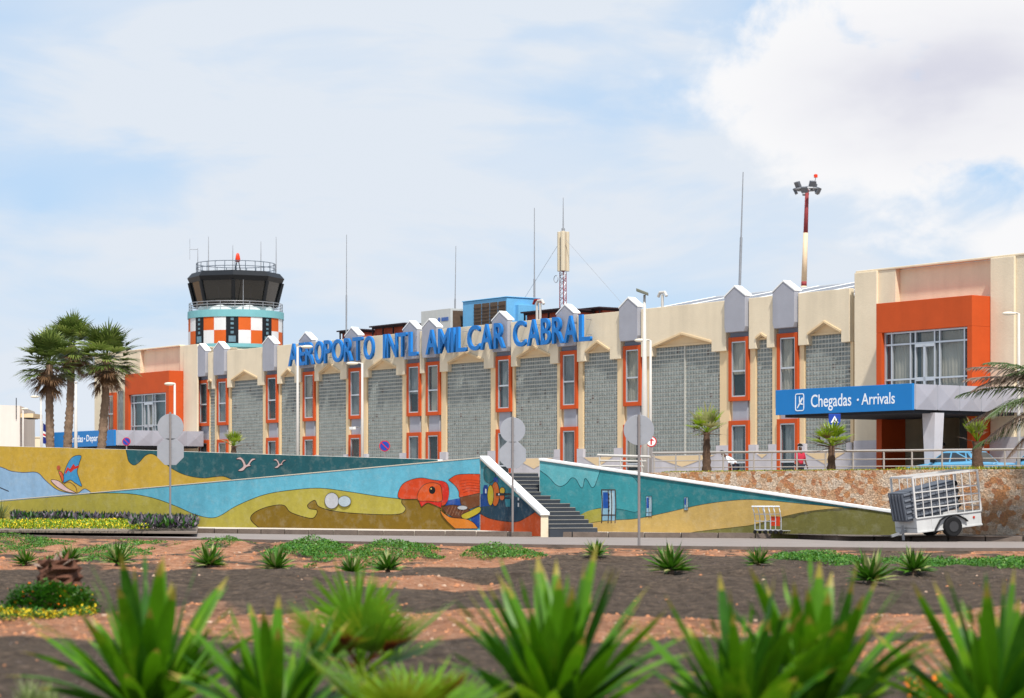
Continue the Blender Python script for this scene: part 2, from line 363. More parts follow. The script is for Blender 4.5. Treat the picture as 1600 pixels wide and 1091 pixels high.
# bays between the pilasters
edges = [(LS(289), None)] + W + [(LS(1337), None)]
for i in range(13):
    L0 = (W[i - 1][1] if i else LS(287)) ; R0 = (W[i][0] if i < 12 else LS(1337))
    g = glass[i]
    if g is None:
        pr = MB(); pr.szprism([(L0 + .06, ZP), (R0 - .06, ZP), (R0 - .06, 7.9), (L0 + .06, 7.9)], -.28, 0)
        pr.build('parapet_panel', beige, T, bevel=.015)
        pr = MB(); pr.box(L0, R0, -.12, 0, FL, 7.9); pr.build('pier', beige2, T); continue
    g0, g1 = LS(g[0]), LS(g[1]); wd = g1 - g0; q = min(.38, wd * .16); pc = (g0 + g1) / 2; pk = ZGT + min(.5, wd * .17)
    pl = MB(); a, b = L0 + .1, R0 - .1
    poly = [(a, ZP), (a, 7.9), (g0 + q, 7.9), (g0 + q, ZGT), (pc, pk), (g1 - q, ZGT), (g1 - q, 7.9), (b, 7.9), (b, ZP)]
    po = pl.szprism(poly, -.28, 0); po = pl.build('parapet_panel', beige, T, bevel=.015)
    tr = MB(); tr.szprism([(g0 + q, ZGT), (g1 - q, ZGT), (pc, pk)], -.06, 0); ro = .05
    for (p, q2) in (((g0 + q, ZGT), (pc, pk)), ((pc, pk), (g1 - q, ZGT))):
        tr.bar((p[0], -.29, p[1] + .04), (q2[0], -.29, q2[1] + .04), .07, .09)
    tr.bar((g0 + q, -.08, ZGT), (g1 - q, -.08, ZGT), .08, .07)
    tr.build('gable_trim', beige2, po)
    pr = MB(); pr.box(L0 + .02, g0 - .03, -.12, 0, FL, 7.9); pr.build('pier', beige2, T); pr = MB(); pr.box(g1 + .03, R0 - .02, -.12, 0, FL, 7.9); pr.build('pier', beige2, T)
    # glass blocks
    gm = MB(); gm.box(g0, g1, -.02, 0, ZGB, ZGT - .02, 1)
    nx = max(2, round(wd / .2)); nz = 26; cw = wd / nx; ch = (ZGT - ZGB - .04) / nz; bxw = cw - .05; bh = ch - .06
    for ix in range(nx):
        for iz in range(nz):
            x = g0 + ix * cw + .018; z = ZGB + .02 + iz * ch + .02
            y1 = -.02; y0 = -.05 - .008 * rnd(); e = .02
            gm.add([(x, y1, z), (x + bxw, y1, z), (x + bxw, y1, z + bh), (x, y1, z + bh), (x + e, y0, z + e), (x + bxw - e, y0, z + e), (x + bxw - e, y0, z + bh - e), (x + e, y0, z + bh - e)],
                   [(4, 5, 6, 7), (0, 1, 5, 4), (1, 2, 6, 5), (2, 3, 7, 6), (3, 0, 4, 7)], 0)
    if wd > 4.6:        # pale joint up the middle and wider panels
        gm.box(pc - .05, pc + .05, -.075, -.02, ZGB + .01, ZGT - .03, 1)
    gm.build('glass_block_panel', [blockm, mortar], T)
    pb = MB(); pb.box(L0 + .02, R0 - .02, -.22, 0, FL - .3, ZGB)
    if g0 - L0 > .15: pb.box(L0 + .02, g0 + .12, -.223, -.05, ZGB, ZGB + .42)
    if R0 - g1 > .15: pb.box(g1 - .12, R0 - .02, -.223, -.05, ZGB, ZGB + .42)
    pb.szprism([(g0 + .2, ZGB - .02), (g1 - .2, ZGB - .02), (pc, ZGB - min(.55, wd * .18))], -.235, -.2, 1)
    pb.build('plinth', [plinthm, beige2], T)
# roof behind the parapet
rf = MB(); rs0, rs1 = LS(930, 1), LS(1338, 1) + 1
rf.add([(rs0, .4, 9.95), (rs1, .4, 9.95), (rs1, 9, 11.62), (rs0, 9, 11.62), (rs1, 17.5, 9.95), (rs0, 17.5, 9.95)], [(0, 1, 2, 3), (3, 2, 4, 5)])
rfo = rf.build('roof', roofm, T)
rb = MB(); x = rs0
while x < rs1:
    rb.add([(x, .4, 9.96), (x + .16, .4, 9.96), (x + .16, 9, 11.63), (x, 9, 11.63), (x, .4, 9.98), (x + .13, .4, 9.98), (x + .13, 9, 11.65), (x, 9, 11.65)],
           [(4, 5, 6, 7), (0, 1, 5, 4), (1, 2, 6, 5), (3, 0, 4, 7)]); x += 2.6
rb.box(rs0, rs1, 8.9, 9.1, 11.6, 11.64); rb.build('roof_rib', whitep, rfo)
f2 = MB(); f2.box(sL0, rs0 - .02, .3, 17.9, 9.8, 9.92); f2.build('roof', mat('roof_felt', '#7b7670', .95), T)

# the two end blocks with orange porches and canopies
def end_block(xa, xb, xpost, fa, fb, wa, wb, ztop, ybox, zft, zwt, zwb, ctop, cbot, ca, cb, ydep, arrivals, back=18):
    B = MB(); y0 = -.35
    B.box(xa, fa, y0, 3.5, FL - .6, ztop)                     # left of the porch
    B.box(fb, xb, y0, 3.5, FL - .6, ztop)
    B.box(fa, fb, y0 + .25, 3.5, ctop - .6, ztop - .02)
    B.box(xa, xb, 3.5, back, FL - .6, ztop - .01)
    B.box(xa - .02, xb + .02, y0 - .03, y0 + .4, ztop, ztop + .09)
    B.box(xa, xpost, y0 - .12, y0, FL - .6, ztop - .003)       # broad flat pilasters
    B.box(fb + .02, fb + (xpost - xa) * .95, y0 - .12, y0, FL - .6, ztop - .003)
    bo = B.build('end_block', beige, T, bevel=.02)
    pl = MB(); pl.box(xa - .01, fa - .01, y0 - .15, y0 - .12, FL - .4, 3.6); pl.box(fb + .01, xb, y0 - .15, y0 - .12, FL - .4, 3.6); pl.build('plinth', plinthm, bo)
    # orange porch frame
    f = MB(); f.box(fa, wa, ybox, -.1, FL - .4, zwt); f.box(wb, fb, ybox, -.1, FL - .4, zwt); f.box(fa, fb, ybox - .002, -.1, zwt, zft)
    fo = f.build('orange_porch', orangep, T, bevel=.015)
    g = MB(); g.box(wa, wb, ybox + .22, ybox + .23, zwb, zwt); g.build('glazing', pane, fo)
    m = MB(); W_ = wb - wa; q = .05
    cols = [0, .08, .31, .37, .60, .66, .95, 1.0]
    for c in cols:
        xx = wa + q + (W_ - 2 * q) * c; m.box(xx - q / 2 - .01, xx + q / 2 + .01, ybox + .15, ybox + .26, zwb, zwt)
    for h in (0, .36, .84, 1):
        zz = zwb + .04 + (zwt - zwb - .08) * h; m.box(wa, wb, ybox + .153, ybox + .257, zz - .035, zz + .035)
    xx = wa + W_ * .485; m.box(xx - .06, xx + .06, ybox + .12, ybox + .27, zwb, zwb + (zwt - zwb) * .8)
    m.box(wa + W_ * .38, wa + W_ * .6, ybox + .12, ybox + .27, zwb + (zwt - zwb) * .78, zwb + (zwt - zwb) * .82)
    m.box(wa + W_ * .38, wa + W_ * .6, ybox + .12, ybox + .27, zwb + (zwt - zwb) * .33, zwb + (zwt - zwb) * .38)
    m.build('mullion', alu, fo)
    for (c0, c1) in ((.08, .31), (.66, .95)) if arrivals else ((.4, .62),):
        curtain(wa + W_ * c0, wa + W_ * c1, zwb + .05, zwt - .1, ybox + .32, curtm, fo, c0 * 9)
    if arrivals: curtain(wa + W_ * .4, wa + W_ * .6, zwb + .05, zwt - .1, ybox + .36, curtm, fo, 3)
    rmb = MB(); rmb.box(wa, wb, ybox + .55, ybox + .6, zwb, zwt); rmb.build('room_shade', mat('room_grey' if arrivals else 'room_teal', '#7b8587' if arrivals else '#9fc0c4', .9, .1, .7), fo)
    # canopy
    c = MB(); c.box(ca, cb, -ydep, y0 - .01, cbot + .02, ctop - .02); c.box(ca + .2, cb - .2, -ydep + .2, y0 - .3, cbot - .12, cbot + .02, 1)  # second box: shade of the underside put in as a dark slab
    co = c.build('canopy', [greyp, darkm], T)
    sg = MB(); sg.box(ca - .03, cb + .03, -ydep - .12, -ydep, cbot - .02, ctop + .02); sg.build('sign_board', bluesign, co, bevel=.01)
    # faceted grey cladding on the right-hand side
    n = 5; k = MB(); dy = (ydep - .4) / n; x = cb + .01
    for i in range(n):
        ya = -ydep + .08 + i * dy; yb = ya + dy - .05
        k.add([(x, ya, cbot), (x, yb, cbot), (x, yb, ctop), (x, ya, ctop), (x + .06, (ya + yb) / 2, (ctop + cbot) / 2)], [(0, 1, 4), (1, 2, 4), (2, 3, 4), (3, 0, 4)])
    k.build('cladding', mat('cladding_grey', '#a5a4ae', .5, .05, 2, metal=.2), co)
    return bo, co
# measured positions, arrivals end
yb = -1.5
aR = dict(xa=LS(1338, -.35), xpost=LS(1373, -.35), fa=LS(1369, yb), fb=LS(1519, yb), wa=LS(1377.7, yb), wb=LS(1511, yb))
zft = LZ(1519, 461, yb); zwt = LZ(1511, 510, yb)
YC = -6.5
ca, cb = LS(1216, YC), LS(1428, YC); ctop, cbot = LZ(1428, 600, YC), LZ(1428, 640, YC)
ztop = LZ(1338, 427, -.35)
boR, coR = end_block(aR['xa'], LS(1760, -.35), aR['xpost'], aR['fa'], aR['fb'], aR['wa'], aR['wb'], ztop, yb, zft, zwt, ctop - .6, ctop, cbot, ca, cb, -YC, True)
print('ARR', {k: round(v, 2) for k, v in aR.items()}, 'zft', zft, 'zwt', zwt, 'c', ca, cb, ctop, cbot, ztop)
# entrance under the arrivals canopy
fa, fb = aR['fa'], aR['fb']
en = MB(); en.box(fa + .3, fb - .3, 3.2, 3.3, FL, ctop - .6)
eo = en.build('entrance', mat('entrance_wall', '#7f8284', .8), T)
e2 = MB(); e2.box(fa + 3.1, fb - .3, 3.1, 3.15, FL + .1, 3.6); e2.box(fa + 4.3, fb - .3, 3.1, 3.15, 3.75, ctop - .9); e2.build('door_glass', panedark, eo)
e3 = MB()
for i in range(6): x = fa + 3.1 + i * (fb - .3 - fa - 3.1) / 5; e3.box(x - .04, x + .04, 3.02, 3.12, FL + .1, ctop - .8)
e3.box(fa + 3.1, fb - .3, 3.0, 3.12, 3.58, 3.76); e3.build('door_frame', alu, eo)
e4 = MB(); ys = mat('yellow_panel', '#c8c41c', .5)
e4.box(fa + 3.1, fa + 4.2, 2.9, 2.99, 3.7, 4.75); e4.box(fa + 5.0, fa + 5.5, 2.9, 2.99, 3.7, 4.75); e4o = e4.build('information_sign', ys, eo)
e5 = MB(); e5.bar((fa + 3.4, 2.88, 4.45), (fa + 3.95, 2.88, 4.0), .02, .09); e5.build('arrow', darkm, eo)
pilo = MB()
csx = LS(1441, -5.4), LS(1458, -5.4)
zt = cbot - .1
pilo.add([(csx[0], -5.4, zt), (csx[1] + .1, -5.4, zt), (csx[1] + .1, -4.9, zt), (csx[0], -4.9, zt), (csx[0] + .18, -5.4, FL), (csx[1], -5.4, FL), (csx[1], -5.0, FL), (csx[0] + .18, -5.0, FL)],
         [(0, 1, 5, 4), (1, 2, 6, 5), (2, 3, 7, 6), (3, 0, 4, 7)])
pilo.build('column', plinthm, T)
# departures end
ybd = -1.5
aL = dict(xa=LS(150, -.35), xb=LS(281, -.35), fa=LS(195, ybd), fb=LS(264, ybd), wa=LS(201, ybd), wb=LS(259, ybd))
print('DEP', {k: round(v, 2) for k, v in aL.items()}, LZ(264, 579, ybd), LZ(259, 613, ybd), LZ(181, 672, YC), LS(87, YC), LS(181, YC), LZ(281, 541, -.35))
ctl, cbl = LZ(181, 672, YC), LZ(181, 696, YC)
cbx = LS(181, YC); cax = LS(87, YC)
boL, coL = end_block(aL['xa'], aL['xb'], LS(170, -.35), aL['fa'], aL['fb'], aL['wa'], aL['wb'], LZ(281, 541, -.35), ybd, LZ(264, 579, ybd), LZ(259, 613, ybd), ctl - .7, ctl, cbl, cax, cbx, -YC, False)
# small orange window and glass strip of the departures block
s = (LS(174, -.35) + LS(184, -.35)) / 2
f, g, mu = window_mesh(1.3, 5.2, LZ(180, 614, -.35), .5)
fo = f.build('window', orangep, T, bevel=.012); fo.location = (s, -.35 - .13, 0); g.build('pane', pane, fo); mu.build('transom', alu, fo)
b = MB(); b.box(s + .9, s + 1.6, -.52, -.48, 5.2, LZ(190, 612)); b.build('glass_block_panel', blockm, T)
# sign lettering
def icon(parent, x, z0, z1, yf, m):
    i = MB(); h = z1 - z0; wd = h * .72; t = h * .055; d = .02
    pts = []
    r = h * .12
    for (cx_, cz_, a0) in ((x + wd - r, z1 - r, 0), (x + r, z1 - r, 90), (x + r, z0 + r, 180), (x + wd - r, z0 + r, 270)):
        for k in range(5): a = R(a0 + k * 22.5); pts.append((cx_ + r * math.cos(a), cz_ + r * math.sin(a)))
    for k in range(len(pts)):
        a = pts[k]; b_ = pts[(k + 1) % len(pts)]; i.bar((a[0], yf, a[1]), (b_[0], yf, b_[1]), d, t)
    def pl(q): i.szprism([(x + wd * a, z0 + h * b_) for a, b_ in q], yf - .012, yf, 0)
    pl([(.2, .18), (.27, .13), (.88, .66), (.86, .78), (.74, .74)])          # aircraft body
    pl([(.45, .40), (.55, .48), (.50, .86), (.44, .84)]); pl([(.5, .38), (.6, .47), (.9, .40), (.88, .34)])
    i.build('pictogram', m, parent)
def pxrect(p0, p1, base, top, y):   # local rectangle from picture measurements of the real sign
    x0, x1 = LS(p0, y), LS(p1, y); return x0, x1, LZ(p0, base, y), LZ(p0, top, y)
yf = YC - .125
r = pxrect(1267, 1330, 637.5, 617, yf); put_text('Chegadas', r[0], r[1], r[2] - .14, r[3], yf, .02, lettwhite, 'lettering', coR, .006)
x0 = LS(1346, yf); x1 = LS(1398, yf); zb = LZ(1346, 633, yf); put_text('Arrivals', x0, x1, zb, zb + (LZ(1346, 615, yf) - zb), yf, .02, lettwhite, 'lettering', coR, .006)
d = MB(); dx = LS(1340.5, yf); dz = LZ(1340, 625, yf); d.szprism([(dx + .05 * math.cos(a * math.pi / 4), dz + .05 * math.sin(a * math.pi / 4)) for a in range(8)], yf - .01, yf + .01); d.build('dot', lettwhite, coR)
icon(coR, LS(1243, yf), LZ(1243, 642, yf), LZ(1243, 616, yf), yf, lettwhite)
zc = (ctl + cbl) / 2; hh = (ctl - cbl)
x0 = LS(107, yf); x1 = LS(129.5, yf); put_text('Partidas', x0, x1, zc - hh * .22, zc + hh * .25, yf, .02, lettwhite, 'lettering', coL, .012)
x0 = LS(135, yf); x1 = LS(167, yf); put_text('Departures', x0, x1, zc - hh * .32, zc + hh * .25, yf, .02, lettwhite, 'lettering', coL, .012)
d = MB(); dx = LS(132, yf); d.szprism([(dx + .06 * math.cos(a * math.pi / 4), zc + .06 * math.sin(a * math.pi / 4)) for a in range(8)], yf - .01, yf + .01); d.build('dot', lettwhite, coL)

# the big letters on the parapet
SG = thing('airport_sign', 'large blue raised letters of the airport name along the terminal parapet', 'sign', (P0.x, P0.y, 0), RZ)
LET = [('A', 450, 465), ('E', 466.5, 475.5), ('R', 476.5, 490), ('O', 491, 504), ('P', 505.5, 517), ('O', 518, 535), ('R', 537, 549.5), ('T', 550.5, 565), ('O', 567.5, 583),
       ('I', 598, 602), ('N', 604, 619.5), ('T', 621, 634), ('L', 638, 651), ('A', 664.5, 682), ('M', 684, 702), ('I', 704, 708.5), ('L', 712, 727.5), ('C', 729.5, 748.5), ('A', 750, 768), ('R', 771, 787.5),
       ('C', 801, 820), ('A', 823, 842), ('B', 844.5, 859), ('R', 862, 879.5), ('A', 880.5, 900), ('L', 904, 922)]
yl = -.72
for ch, a, b in LET:
    x0, x1 = LS(a, yl), LS(b, yl)
    lo_ = put_text(ch, x0, x1, 8.86, 10.2, yl, .15, letterblue, 'letter', SG, .008 if ch in 'IN' else .012)
    for zz in (9.2, 9.95):
        br = MB(); xx = (x0 + x1) / 2; br.tube([(xx, yl + .14, zz), (xx, -.27, zz)], .02, 6); br.build('bracket', steel, lo_)

# ================================================================== GROUND, ROAD, TERRACE
def structure(o): o['kind'] = 'structure'; return o
def G(px, py, z=0.0):        # point on a level z seen at a pixel
    Y = (H - z) * F / (py - HY); return Vector(((px - CX) / F * Y, Y, z))
WN = Vector((-.554, -.833, 0))          # outward normal of the mural walls
WD = Vector((.833, -.554, 0))
def wallY(px, a=76.1): return a / (1 + .665 * (px - CX) / F)
def WP(px, py, a=76.1, off=0.0):
    Y = wallY(px, a); return P(px, py, Y) + WN * off
grd = MB(); grd.add([(-3000, -50, -.3), (3000, -50, -.3), (3000, 4500, -.3), (-3000, 4500, -.3)], [(0, 1, 2, 3)])
structure(grd.build('ground', mat('far_ground', '#8f7358', .95, .2, .02)))
# road edges (world points)
near = [(-300, 832.5), (0, 838), (200, 842), (400, 846), (600, 850), (800, 853.5), (1000, 856), (1200, 858), (1400, 859.5), (1600, 860), (2000, 862)]
far = [(-300, 826), (0, 829.5), (300, 833), (600, 837), (895, 839.5), (1240, 841.5), (1310, 845), (1600, 846.5), (2000, 849)]
asph = mat('asphalt', '#9d928c', .9, .10, .9, .3, 60, k=.72)
rd = MB(); NP = [G(*p) for p in near]; FP = [G(*p) for p in far]
poly = [(p.x, p.y) for p in NP] + [(p.x, p.y) for p in reversed(FP)]
rd.add([(x, y, .0) for x, y in poly], [list(range(len(poly)))]); structure(rd.build('road', asph))
ed = MB()      # worn dark edge of the asphalt and a pale kerb line on the garden side
for i in range(len(NP) - 1):
    a, b = NP[i], NP[i + 1]; ed.add([(a.x, a.y, -.3), (b.x, b.y, -.3), (b.x, b.y, .06), (a.x, a.y, .06), (a.x, a.y - .22, -.3), (b.x, b.y - .22, -.3), (b.x, b.y - .22, .06), (a.x, a.y - .22, .06)], [(3, 2, 6, 7), (5, 4, 7, 6), (0, 1, 2, 3)])
structure(ed.build('kerb', mat('dark_kerb', '#6c6058', .9, .25, 2, .4, 20)))
re_ = MB(); re_.add([(p.x, p.y - .2, .006) for p in NP] + [(p.x, p.y + 2.0, .006) for p in reversed(NP)], [list(range(2 * len(NP)))])
structure(re_.build('road_edge', mat('worn_asphalt', '#5a514c', .95, .3, 1.2, .4, 30, k=.8)))
# pavement with kerbstones on the terminal side
pav = mat('pavement_pale', '#cdc2b4', .9, .08, .8, .2, 30, k=.9)
pv = MB(); FPk = FP
poly = [(p.x, p.y + .3) for p in FPk] + [(30, 62), (30, 90), (-34, 112)]
pv.zprism(poly, -.3, .142); structure(pv.build('pavement', pav))
kb = MB()
kbm = [mat('kerbstone', '#70635a', .9, .2, 3, .4, 20), mat('kerb_joint', '#b0a396', .9)]
L_ = 0
for i in range(len(FPk) - 1):
    a, b = FPk[i], FPk[i + 1]; n = max(1, int((b - a).length / 1.0)); d = (b - a) / n
    for k in range(n):
        p = a + d * k; q = a + d * (k + 1) - d.normalized() * .04
        hgt = .155 + .004 * ((k * 7 + i) % 3)
        kb.add([(p.x, p.y, -.3), (q.x, q.y, -.3), (q.x, q.y + .32, -.3), (p.x, p.y + .32, -.3), (p.x, p.y + .02, hgt), (q.x, q.y + .02, hgt), (q.x, q.y + .32, hgt), (p.x, p.y + .32, hgt)],
               [(4, 5, 6, 7), (0, 1, 5, 4), (1, 2, 6, 5), (2, 3, 7, 6), (3, 0, 4, 7)], 0)
structure(kb.build('kerb', kbm))
# dark asphalt turning beside the trailer
pt = MB(); q = [G(1150, 832.0, .146), G(1330, 838, .146), G(1600, 838.5, .146), G(1800, 842, .146), G(1800, 835, .146), G(1500, 829, .146), G(1420, 829, .146)]
pt.add([(p.x, p.y, .146) for p in q], [list(range(len(q)))]); structure(pt.build('parking_apron', mat('dark_asphalt', '#5c5650', .9, .15, 1.5, .3, 40)))

# terrace behind the walls
tr = MB(); aB = 80.6
def wl(px, a): Y = wallY(px, a); return ((px - CX) / F * Y, Y)
poly = [wl(2300, 79.2), wl(1030, 79.2), wl(840, 81.5), wl(680, 81.5), wl(-900, 81.5), (-160, 330), (200, 330)]
tr.zprism(poly, -.3, FL, 0, 1); structure(tr.build('terrace', [mat('terrace_paving', '#a39a92', .9, .1, .6), beige]))

# ---- mural walls
paint = {}
def pm(col, k=.8, var=.10):
    if col not in paint: paint[col] = mat('mural_' + col[1:], col, .85, var, 5, .2, 16, k=k, streak=.16, var2=('#c9c6b8', 3.0, .10) )
    return paint[col]
class Mural:
    def __init__(s, a, fn=None): s.mb = MB(); s.mats = []; s.a = a; s.lay = 0; s.fn = fn or (lambda x, y, off: WP(x, y, a, off))
    def mi(s, c):
        m = pm(c)
        if m not in s.mats: s.mats.append(m)
        return s.mats.index(m)
    def poly(s, pts, col, layer=None):
        s.lay += 1; off = .003 + .001 * s.lay
        v = [s.fn(x, y, off) for x, y in pts]
        # face the viewer
        nrm = Vector((0, 0, 0))
        for i in range(len(v)): nrm += v[i].cross(v[(i + 1) % len(v)])
        if nrm.dot(WN) < 0: v = v[::-1]
        s.mb.add(v, [list(range(len(v)))], s.mi(col))
    def line(s, pts, col='#3a3424', w_=.9, off=None):
        s.lay += 1; off = .003 + .001 * s.lay
        n = len(pts); Ls = []; Rs = []
        for i, p in enumerate(pts):
            a = Vector(pts[max(i - 1, 0)]); b = Vector(pts[min(i + 1, n - 1)]); d = (b - a); d = d.normalized() if d.length > 0 else Vector((1, 0)); nn = Vector((-d.y, d.x)) * w_ / 2
            Ls.append(s.fn(p[0] + nn.x, p[1] + nn.y, off)); Rs.append(s.fn(p[0] - nn.x, p[1] - nn.y, off))
        v = Ls + Rs; s.mb.add(v, [(i, i + 1, n + i + 1, n + i) for i in range(n - 1)], s.mi(col))
    def shape(s, pts, col, closed=True, w_=.8, lc='#3a2a1c'):
        s.poly(pts, col); s.line(list(pts) + [pts[0]], lc, w_)
    def build(s, parent): return s.mb.build('mural', s.mats, parent)
def wall_prism(tops, a, bots_z, thick, name, mats, parent=None, cap=None, capw=.05):
    """wall along the front line: top given by picture measurements, bottom at height z"""
    mb = MB(); n = len(tops); front_t = [WP(x, y, a) for x, y in tops]; back = -WN * thick
    fb = [Vector((p.x, p.y, bots_z)) for p in front_t]
    v = front_t + fb + [p + back for p in front_t] + [p + back for p in fb]
    for i in range(n - 1):
        mb_f = [(n + i, n + i + 1, i + 1, i), (i, i + 1, 2 * n + i + 1, 2 * n + i), (3 * n + i + 1, 3 * n + i, 2 * n + i, 2 * n + i + 1)]
        if i == 0: mb_f.append((0, 2 * n, 3 * n, n))
        if i == n - 2: mb_f.append((n - 1, 2 * n - 1, 4 * n - 1, 3 * n - 1))
        base = len(mb.v)
        if i == 0: mb.v += [tuple(x) for x in v]; base = 0
        for f in mb_f: mb.f.append(list(f)); mb.m.append(0)
    o = mb.build(name, mats, parent)
    return o
def cap_strip(tops, a, thick, h, mat_, parent, over=.04, name='coping'):
    mb = MB()
    pts = [WP(x, y, a) for x, y in tops]
    for i in range(len(pts) - 1):
        p, q = pts[i], pts[i + 1]; o1 = WN * over; o2 = -WN * (thick + over); up = Vector((0, 0, h))
        mb.add([p + o1, q + o1, q + o2, p + o2, p + o1 + up, q + o1 + up, q + o2 + up, p + o2 + up], [(4, 5, 6, 7), (0, 1, 5, 4), (2, 3, 7, 6), (1, 2, 6, 5), (3, 0, 4, 7)])
    return mb.build(name, mat_, parent)
A1 = 76.1
# front left wall
MWL = thing('ramp_wall', 'left ramp wall with mural of sand dunes, sky and a large orange fish head', 'painted wall', (0, 0, 0))
topsL = [(-420, 811), (0, 783), (141, 771), (750, 716)]
wall_prism(topsL, A1, .0, .22, 'wall', whitep, MWL)
cap_strip([(x, y - .2) for x, y in topsL[1:]], A1, .22, .025, mat('thin_coping', '#cfc6b4', .9), MWL, .02)
m = Mural(A1)
def topL(x):
    for (x0, y0), (x1, y1) in zip(topsL, topsL[1:]):
        if x0 <= x <= x1: return y0 + (y1 - y0) * (x - x0) / (x1 - x0)
B = 840
m.poly([(-420, 811.5), (0, 783.5), (141, 771.5), (750, 716.5), (750, B), (-420, B)], '#66b4cc')
dune = cr([(140, 771.5), (165, 770.5), (206, 772), (242, 779), (275, 791), (302, 803), (322, 808.5), (335, 809), (347, 804.5), (371, 790), (412, 773.5), (455, 766), (500, 763), (545, 768.5), (590, 775.5), (628, 780)])
m.poly([(-420, 812), (0, 784), (140, 772)] + dune[1:] + [(700, 783), (700, B), (-420, B)], '#b3a646')
m.line(dune, '#3c4a34', 1.0)
do = cr([(406, 826), (392, 812), (398, 801), (419, 792), (443, 789.5), (455, 801), (485, 810), (494, 805), (495, 797), (484, 795), (481, 789), (492, 782), (499, 792), (524, 799), (566, 803), (620, 804), (634, 796), (628, 786), (629, 779)])
m.poly(do + [(660, 779), (699, 780), (696, 800), (712, 826), (712, B), (406, B)], '#806414'); m.line(do, '#2e2208', 1.1)
m.poly([(694, 783), (722, 778), (750, 773), (750, 790), (694, 790)], '#174a9c')
fin = cr([(701, 750), (713, 742.5), (730, 740.8), (750, 741)]) + [(750, 771)] + cr([(735, 774), (719, 777.5), (717, 768), (711.5, 759), (701, 750)])
m.shape(fin, '#d3471a')
for k in range(5):
    m.line(cr([(718 + k * 1.5, 752 + k * 4.5), (734, 750 + k * 4.2), (750, 752 + k * 4)]), '#a52f10', .6)
m.shape(cr([(719, 777.5), (735, 774), (750, 770.5)]) + [(750, 790)] + cr([(734, 796), (722, 790), (719, 777.5)]), '#6e4022')
m.poly([(733, 805), (750, 792), (750, 826), (740, 818)], '#12408f')
m.shape(crc([(625, 779), (625, 764), (635, 753), (656, 747), (677, 750), (697, 754), (702, 768), (698, 786), (688, 790), (660, 780.5)]), '#d0441a')
m.poly([(686, 750.5)] + cr([(697, 754), (702, 768), (699, 784), (690, 783), (692, 768), (686, 751)]), '#cc2a1a')
m.shape([(654.5, 782), (659, 792.5)] + cr([(659, 792.5), (668, 786), (676, 788), (690, 794)]) + [(691, 783)], '#cc2414')
m.shape(crc([(654, 782), (654, 770), (663, 758), (676, 754.5), (688, 758), (691, 770), (690, 783.5), (670, 783)]), '#d2541c')
m.poly(ell(676, 766, 5, 6), '#0c1013'); m.poly(ell(674.5, 763.8, 1.2, 1.3, 10), '#d8c070')
m.shape(crc([(692, 795), (700, 790), (715, 790), (734, 797), (733, 806), (724, 810), (708, 808)]), '#64371e')
for k in range(6): m.line([(697 + k * 5, 806 - abs(k - 2) * .6), (703 + k * 5, 792)], '#9a6a4c', .7)
m.shape(crc([(722, 805), (734, 799), (750, 792), (751, 800), (736, 809), (726, 811)]), '#b7a52c')
m.shape(ell(723.5, 793.5, 8, 3.4), '#b9bcc0', lc='#55504c')
m.shape(cr([(689, 797), (704, 808), (728, 811), (741, 817), (748, 826)]) + [(712, 826)] + cr([(700, 815), (692, 805), (689, 797)]), '#cf7a22')
m.shape(ell(519.5, 782.5, 11, 12.5), '#c2c3c9', lc='#54504c'); m.shape(ell(539.5, 783.5, 10, 8.5), '#b4c2cc', lc='#54504c')
m.build(MWL)
# cheek wall of the stairs
c0 = WP(750.5, 716, A1); st_dir = Vector((.41, -.912, 0)).normalized(); st_w = Vector((.912, .41, 0)).normalized()
base0 = Vector((c0.x, c0.y, .142))
# length such that the end is seen at px 845
def ray_len(o, d, px):
    k = (px - CX) / F; return (k * o.y - o.x) / (d.x - k * d.y)
RUN = ray_len(base0, st_dir, 845); print('stair run', RUN)
CW = thing('stair_wall', 'sloping stair parapet wall with white coping and mural of an orange harbour', 'painted wall', (0, 0, 0))
ztopc = c0.z; e1 = base0 + st_dir * RUN; zend = H + (HY - 805) / F * e1.y; thick = .26
def cpt(px, py, off):      # point on the cheek plane
    L = ray_len(base0, st_dir, px); p = base0 + st_dir * L; nrm = -st_w
    return Vector((p.x, p.y, H + (HY - py) / F * p.y)) + nrm * off
cb_ = MB(); a = Vector((base0.x, base0.y, 0)) + st_dir * .02; e = Vector((e1.x, e1.y, 0)); t = st_w * thick
v = [a, e, e + t, a + t, a + Vector((0, 0, ztopc)), e + Vector((0, 0, zend)), e + t + Vector((0, 0, zend)), a + t + Vector((0, 0, ztopc))]
cb_.add(v, [(0, 1, 5, 4), (1, 2, 6, 5), (2, 3, 7, 6), (3, 0, 4, 7), (4, 5, 6, 7)]); cb_.build('wall', beige, CW)
cp = MB(); u = Vector((0, 0, .08)); o_ = st_w * .03; q = st_dir * .05
v = [v[4] - o_, v[5] - o_ + q, v[6] + o_ + q, v[7] + o_]; cp.add(v + [x + u for x in v], [(4, 5, 6, 7), (0, 1, 5, 4), (1, 2, 6, 5), (2, 3, 7, 6), (3, 0, 4, 7)]); cp.build('coping', whitep, CW, bevel=.01)
m = Mural(A1, cpt)
def tc_(x): return 717.5 + (x - 751) * (805 - 717) / (845 - 751)
m.poly([(751, 719), (845, 806.5), (845, 838), (751, 838)], '#2c7f8a')
m.poly([(751, 732), (757, 734), (764, 745), (764, 760), (751, 775)], '#5aaab8')
m.poly([(751, 772)] + cr([(762, 772), (770, 780), (771, 792), (762, 796), (751, 793)]), '#114a94')
m.poly([(751, 792)] + [(770, 790), (778, 780), (800, 774), (815, 779.5)] + [(838, 800.5), (838, 838), (751, 838)], '#1f4358')
dn = cr([(751, 803), (765, 810), (787, 814.5), (808, 815.3), (822, 809), (836, 800.5)])
m.poly(dn + [(845, 807.5), (845, 838), (751, 838)], '#d2531b'); m.line(dn, '#2c2420', 1)
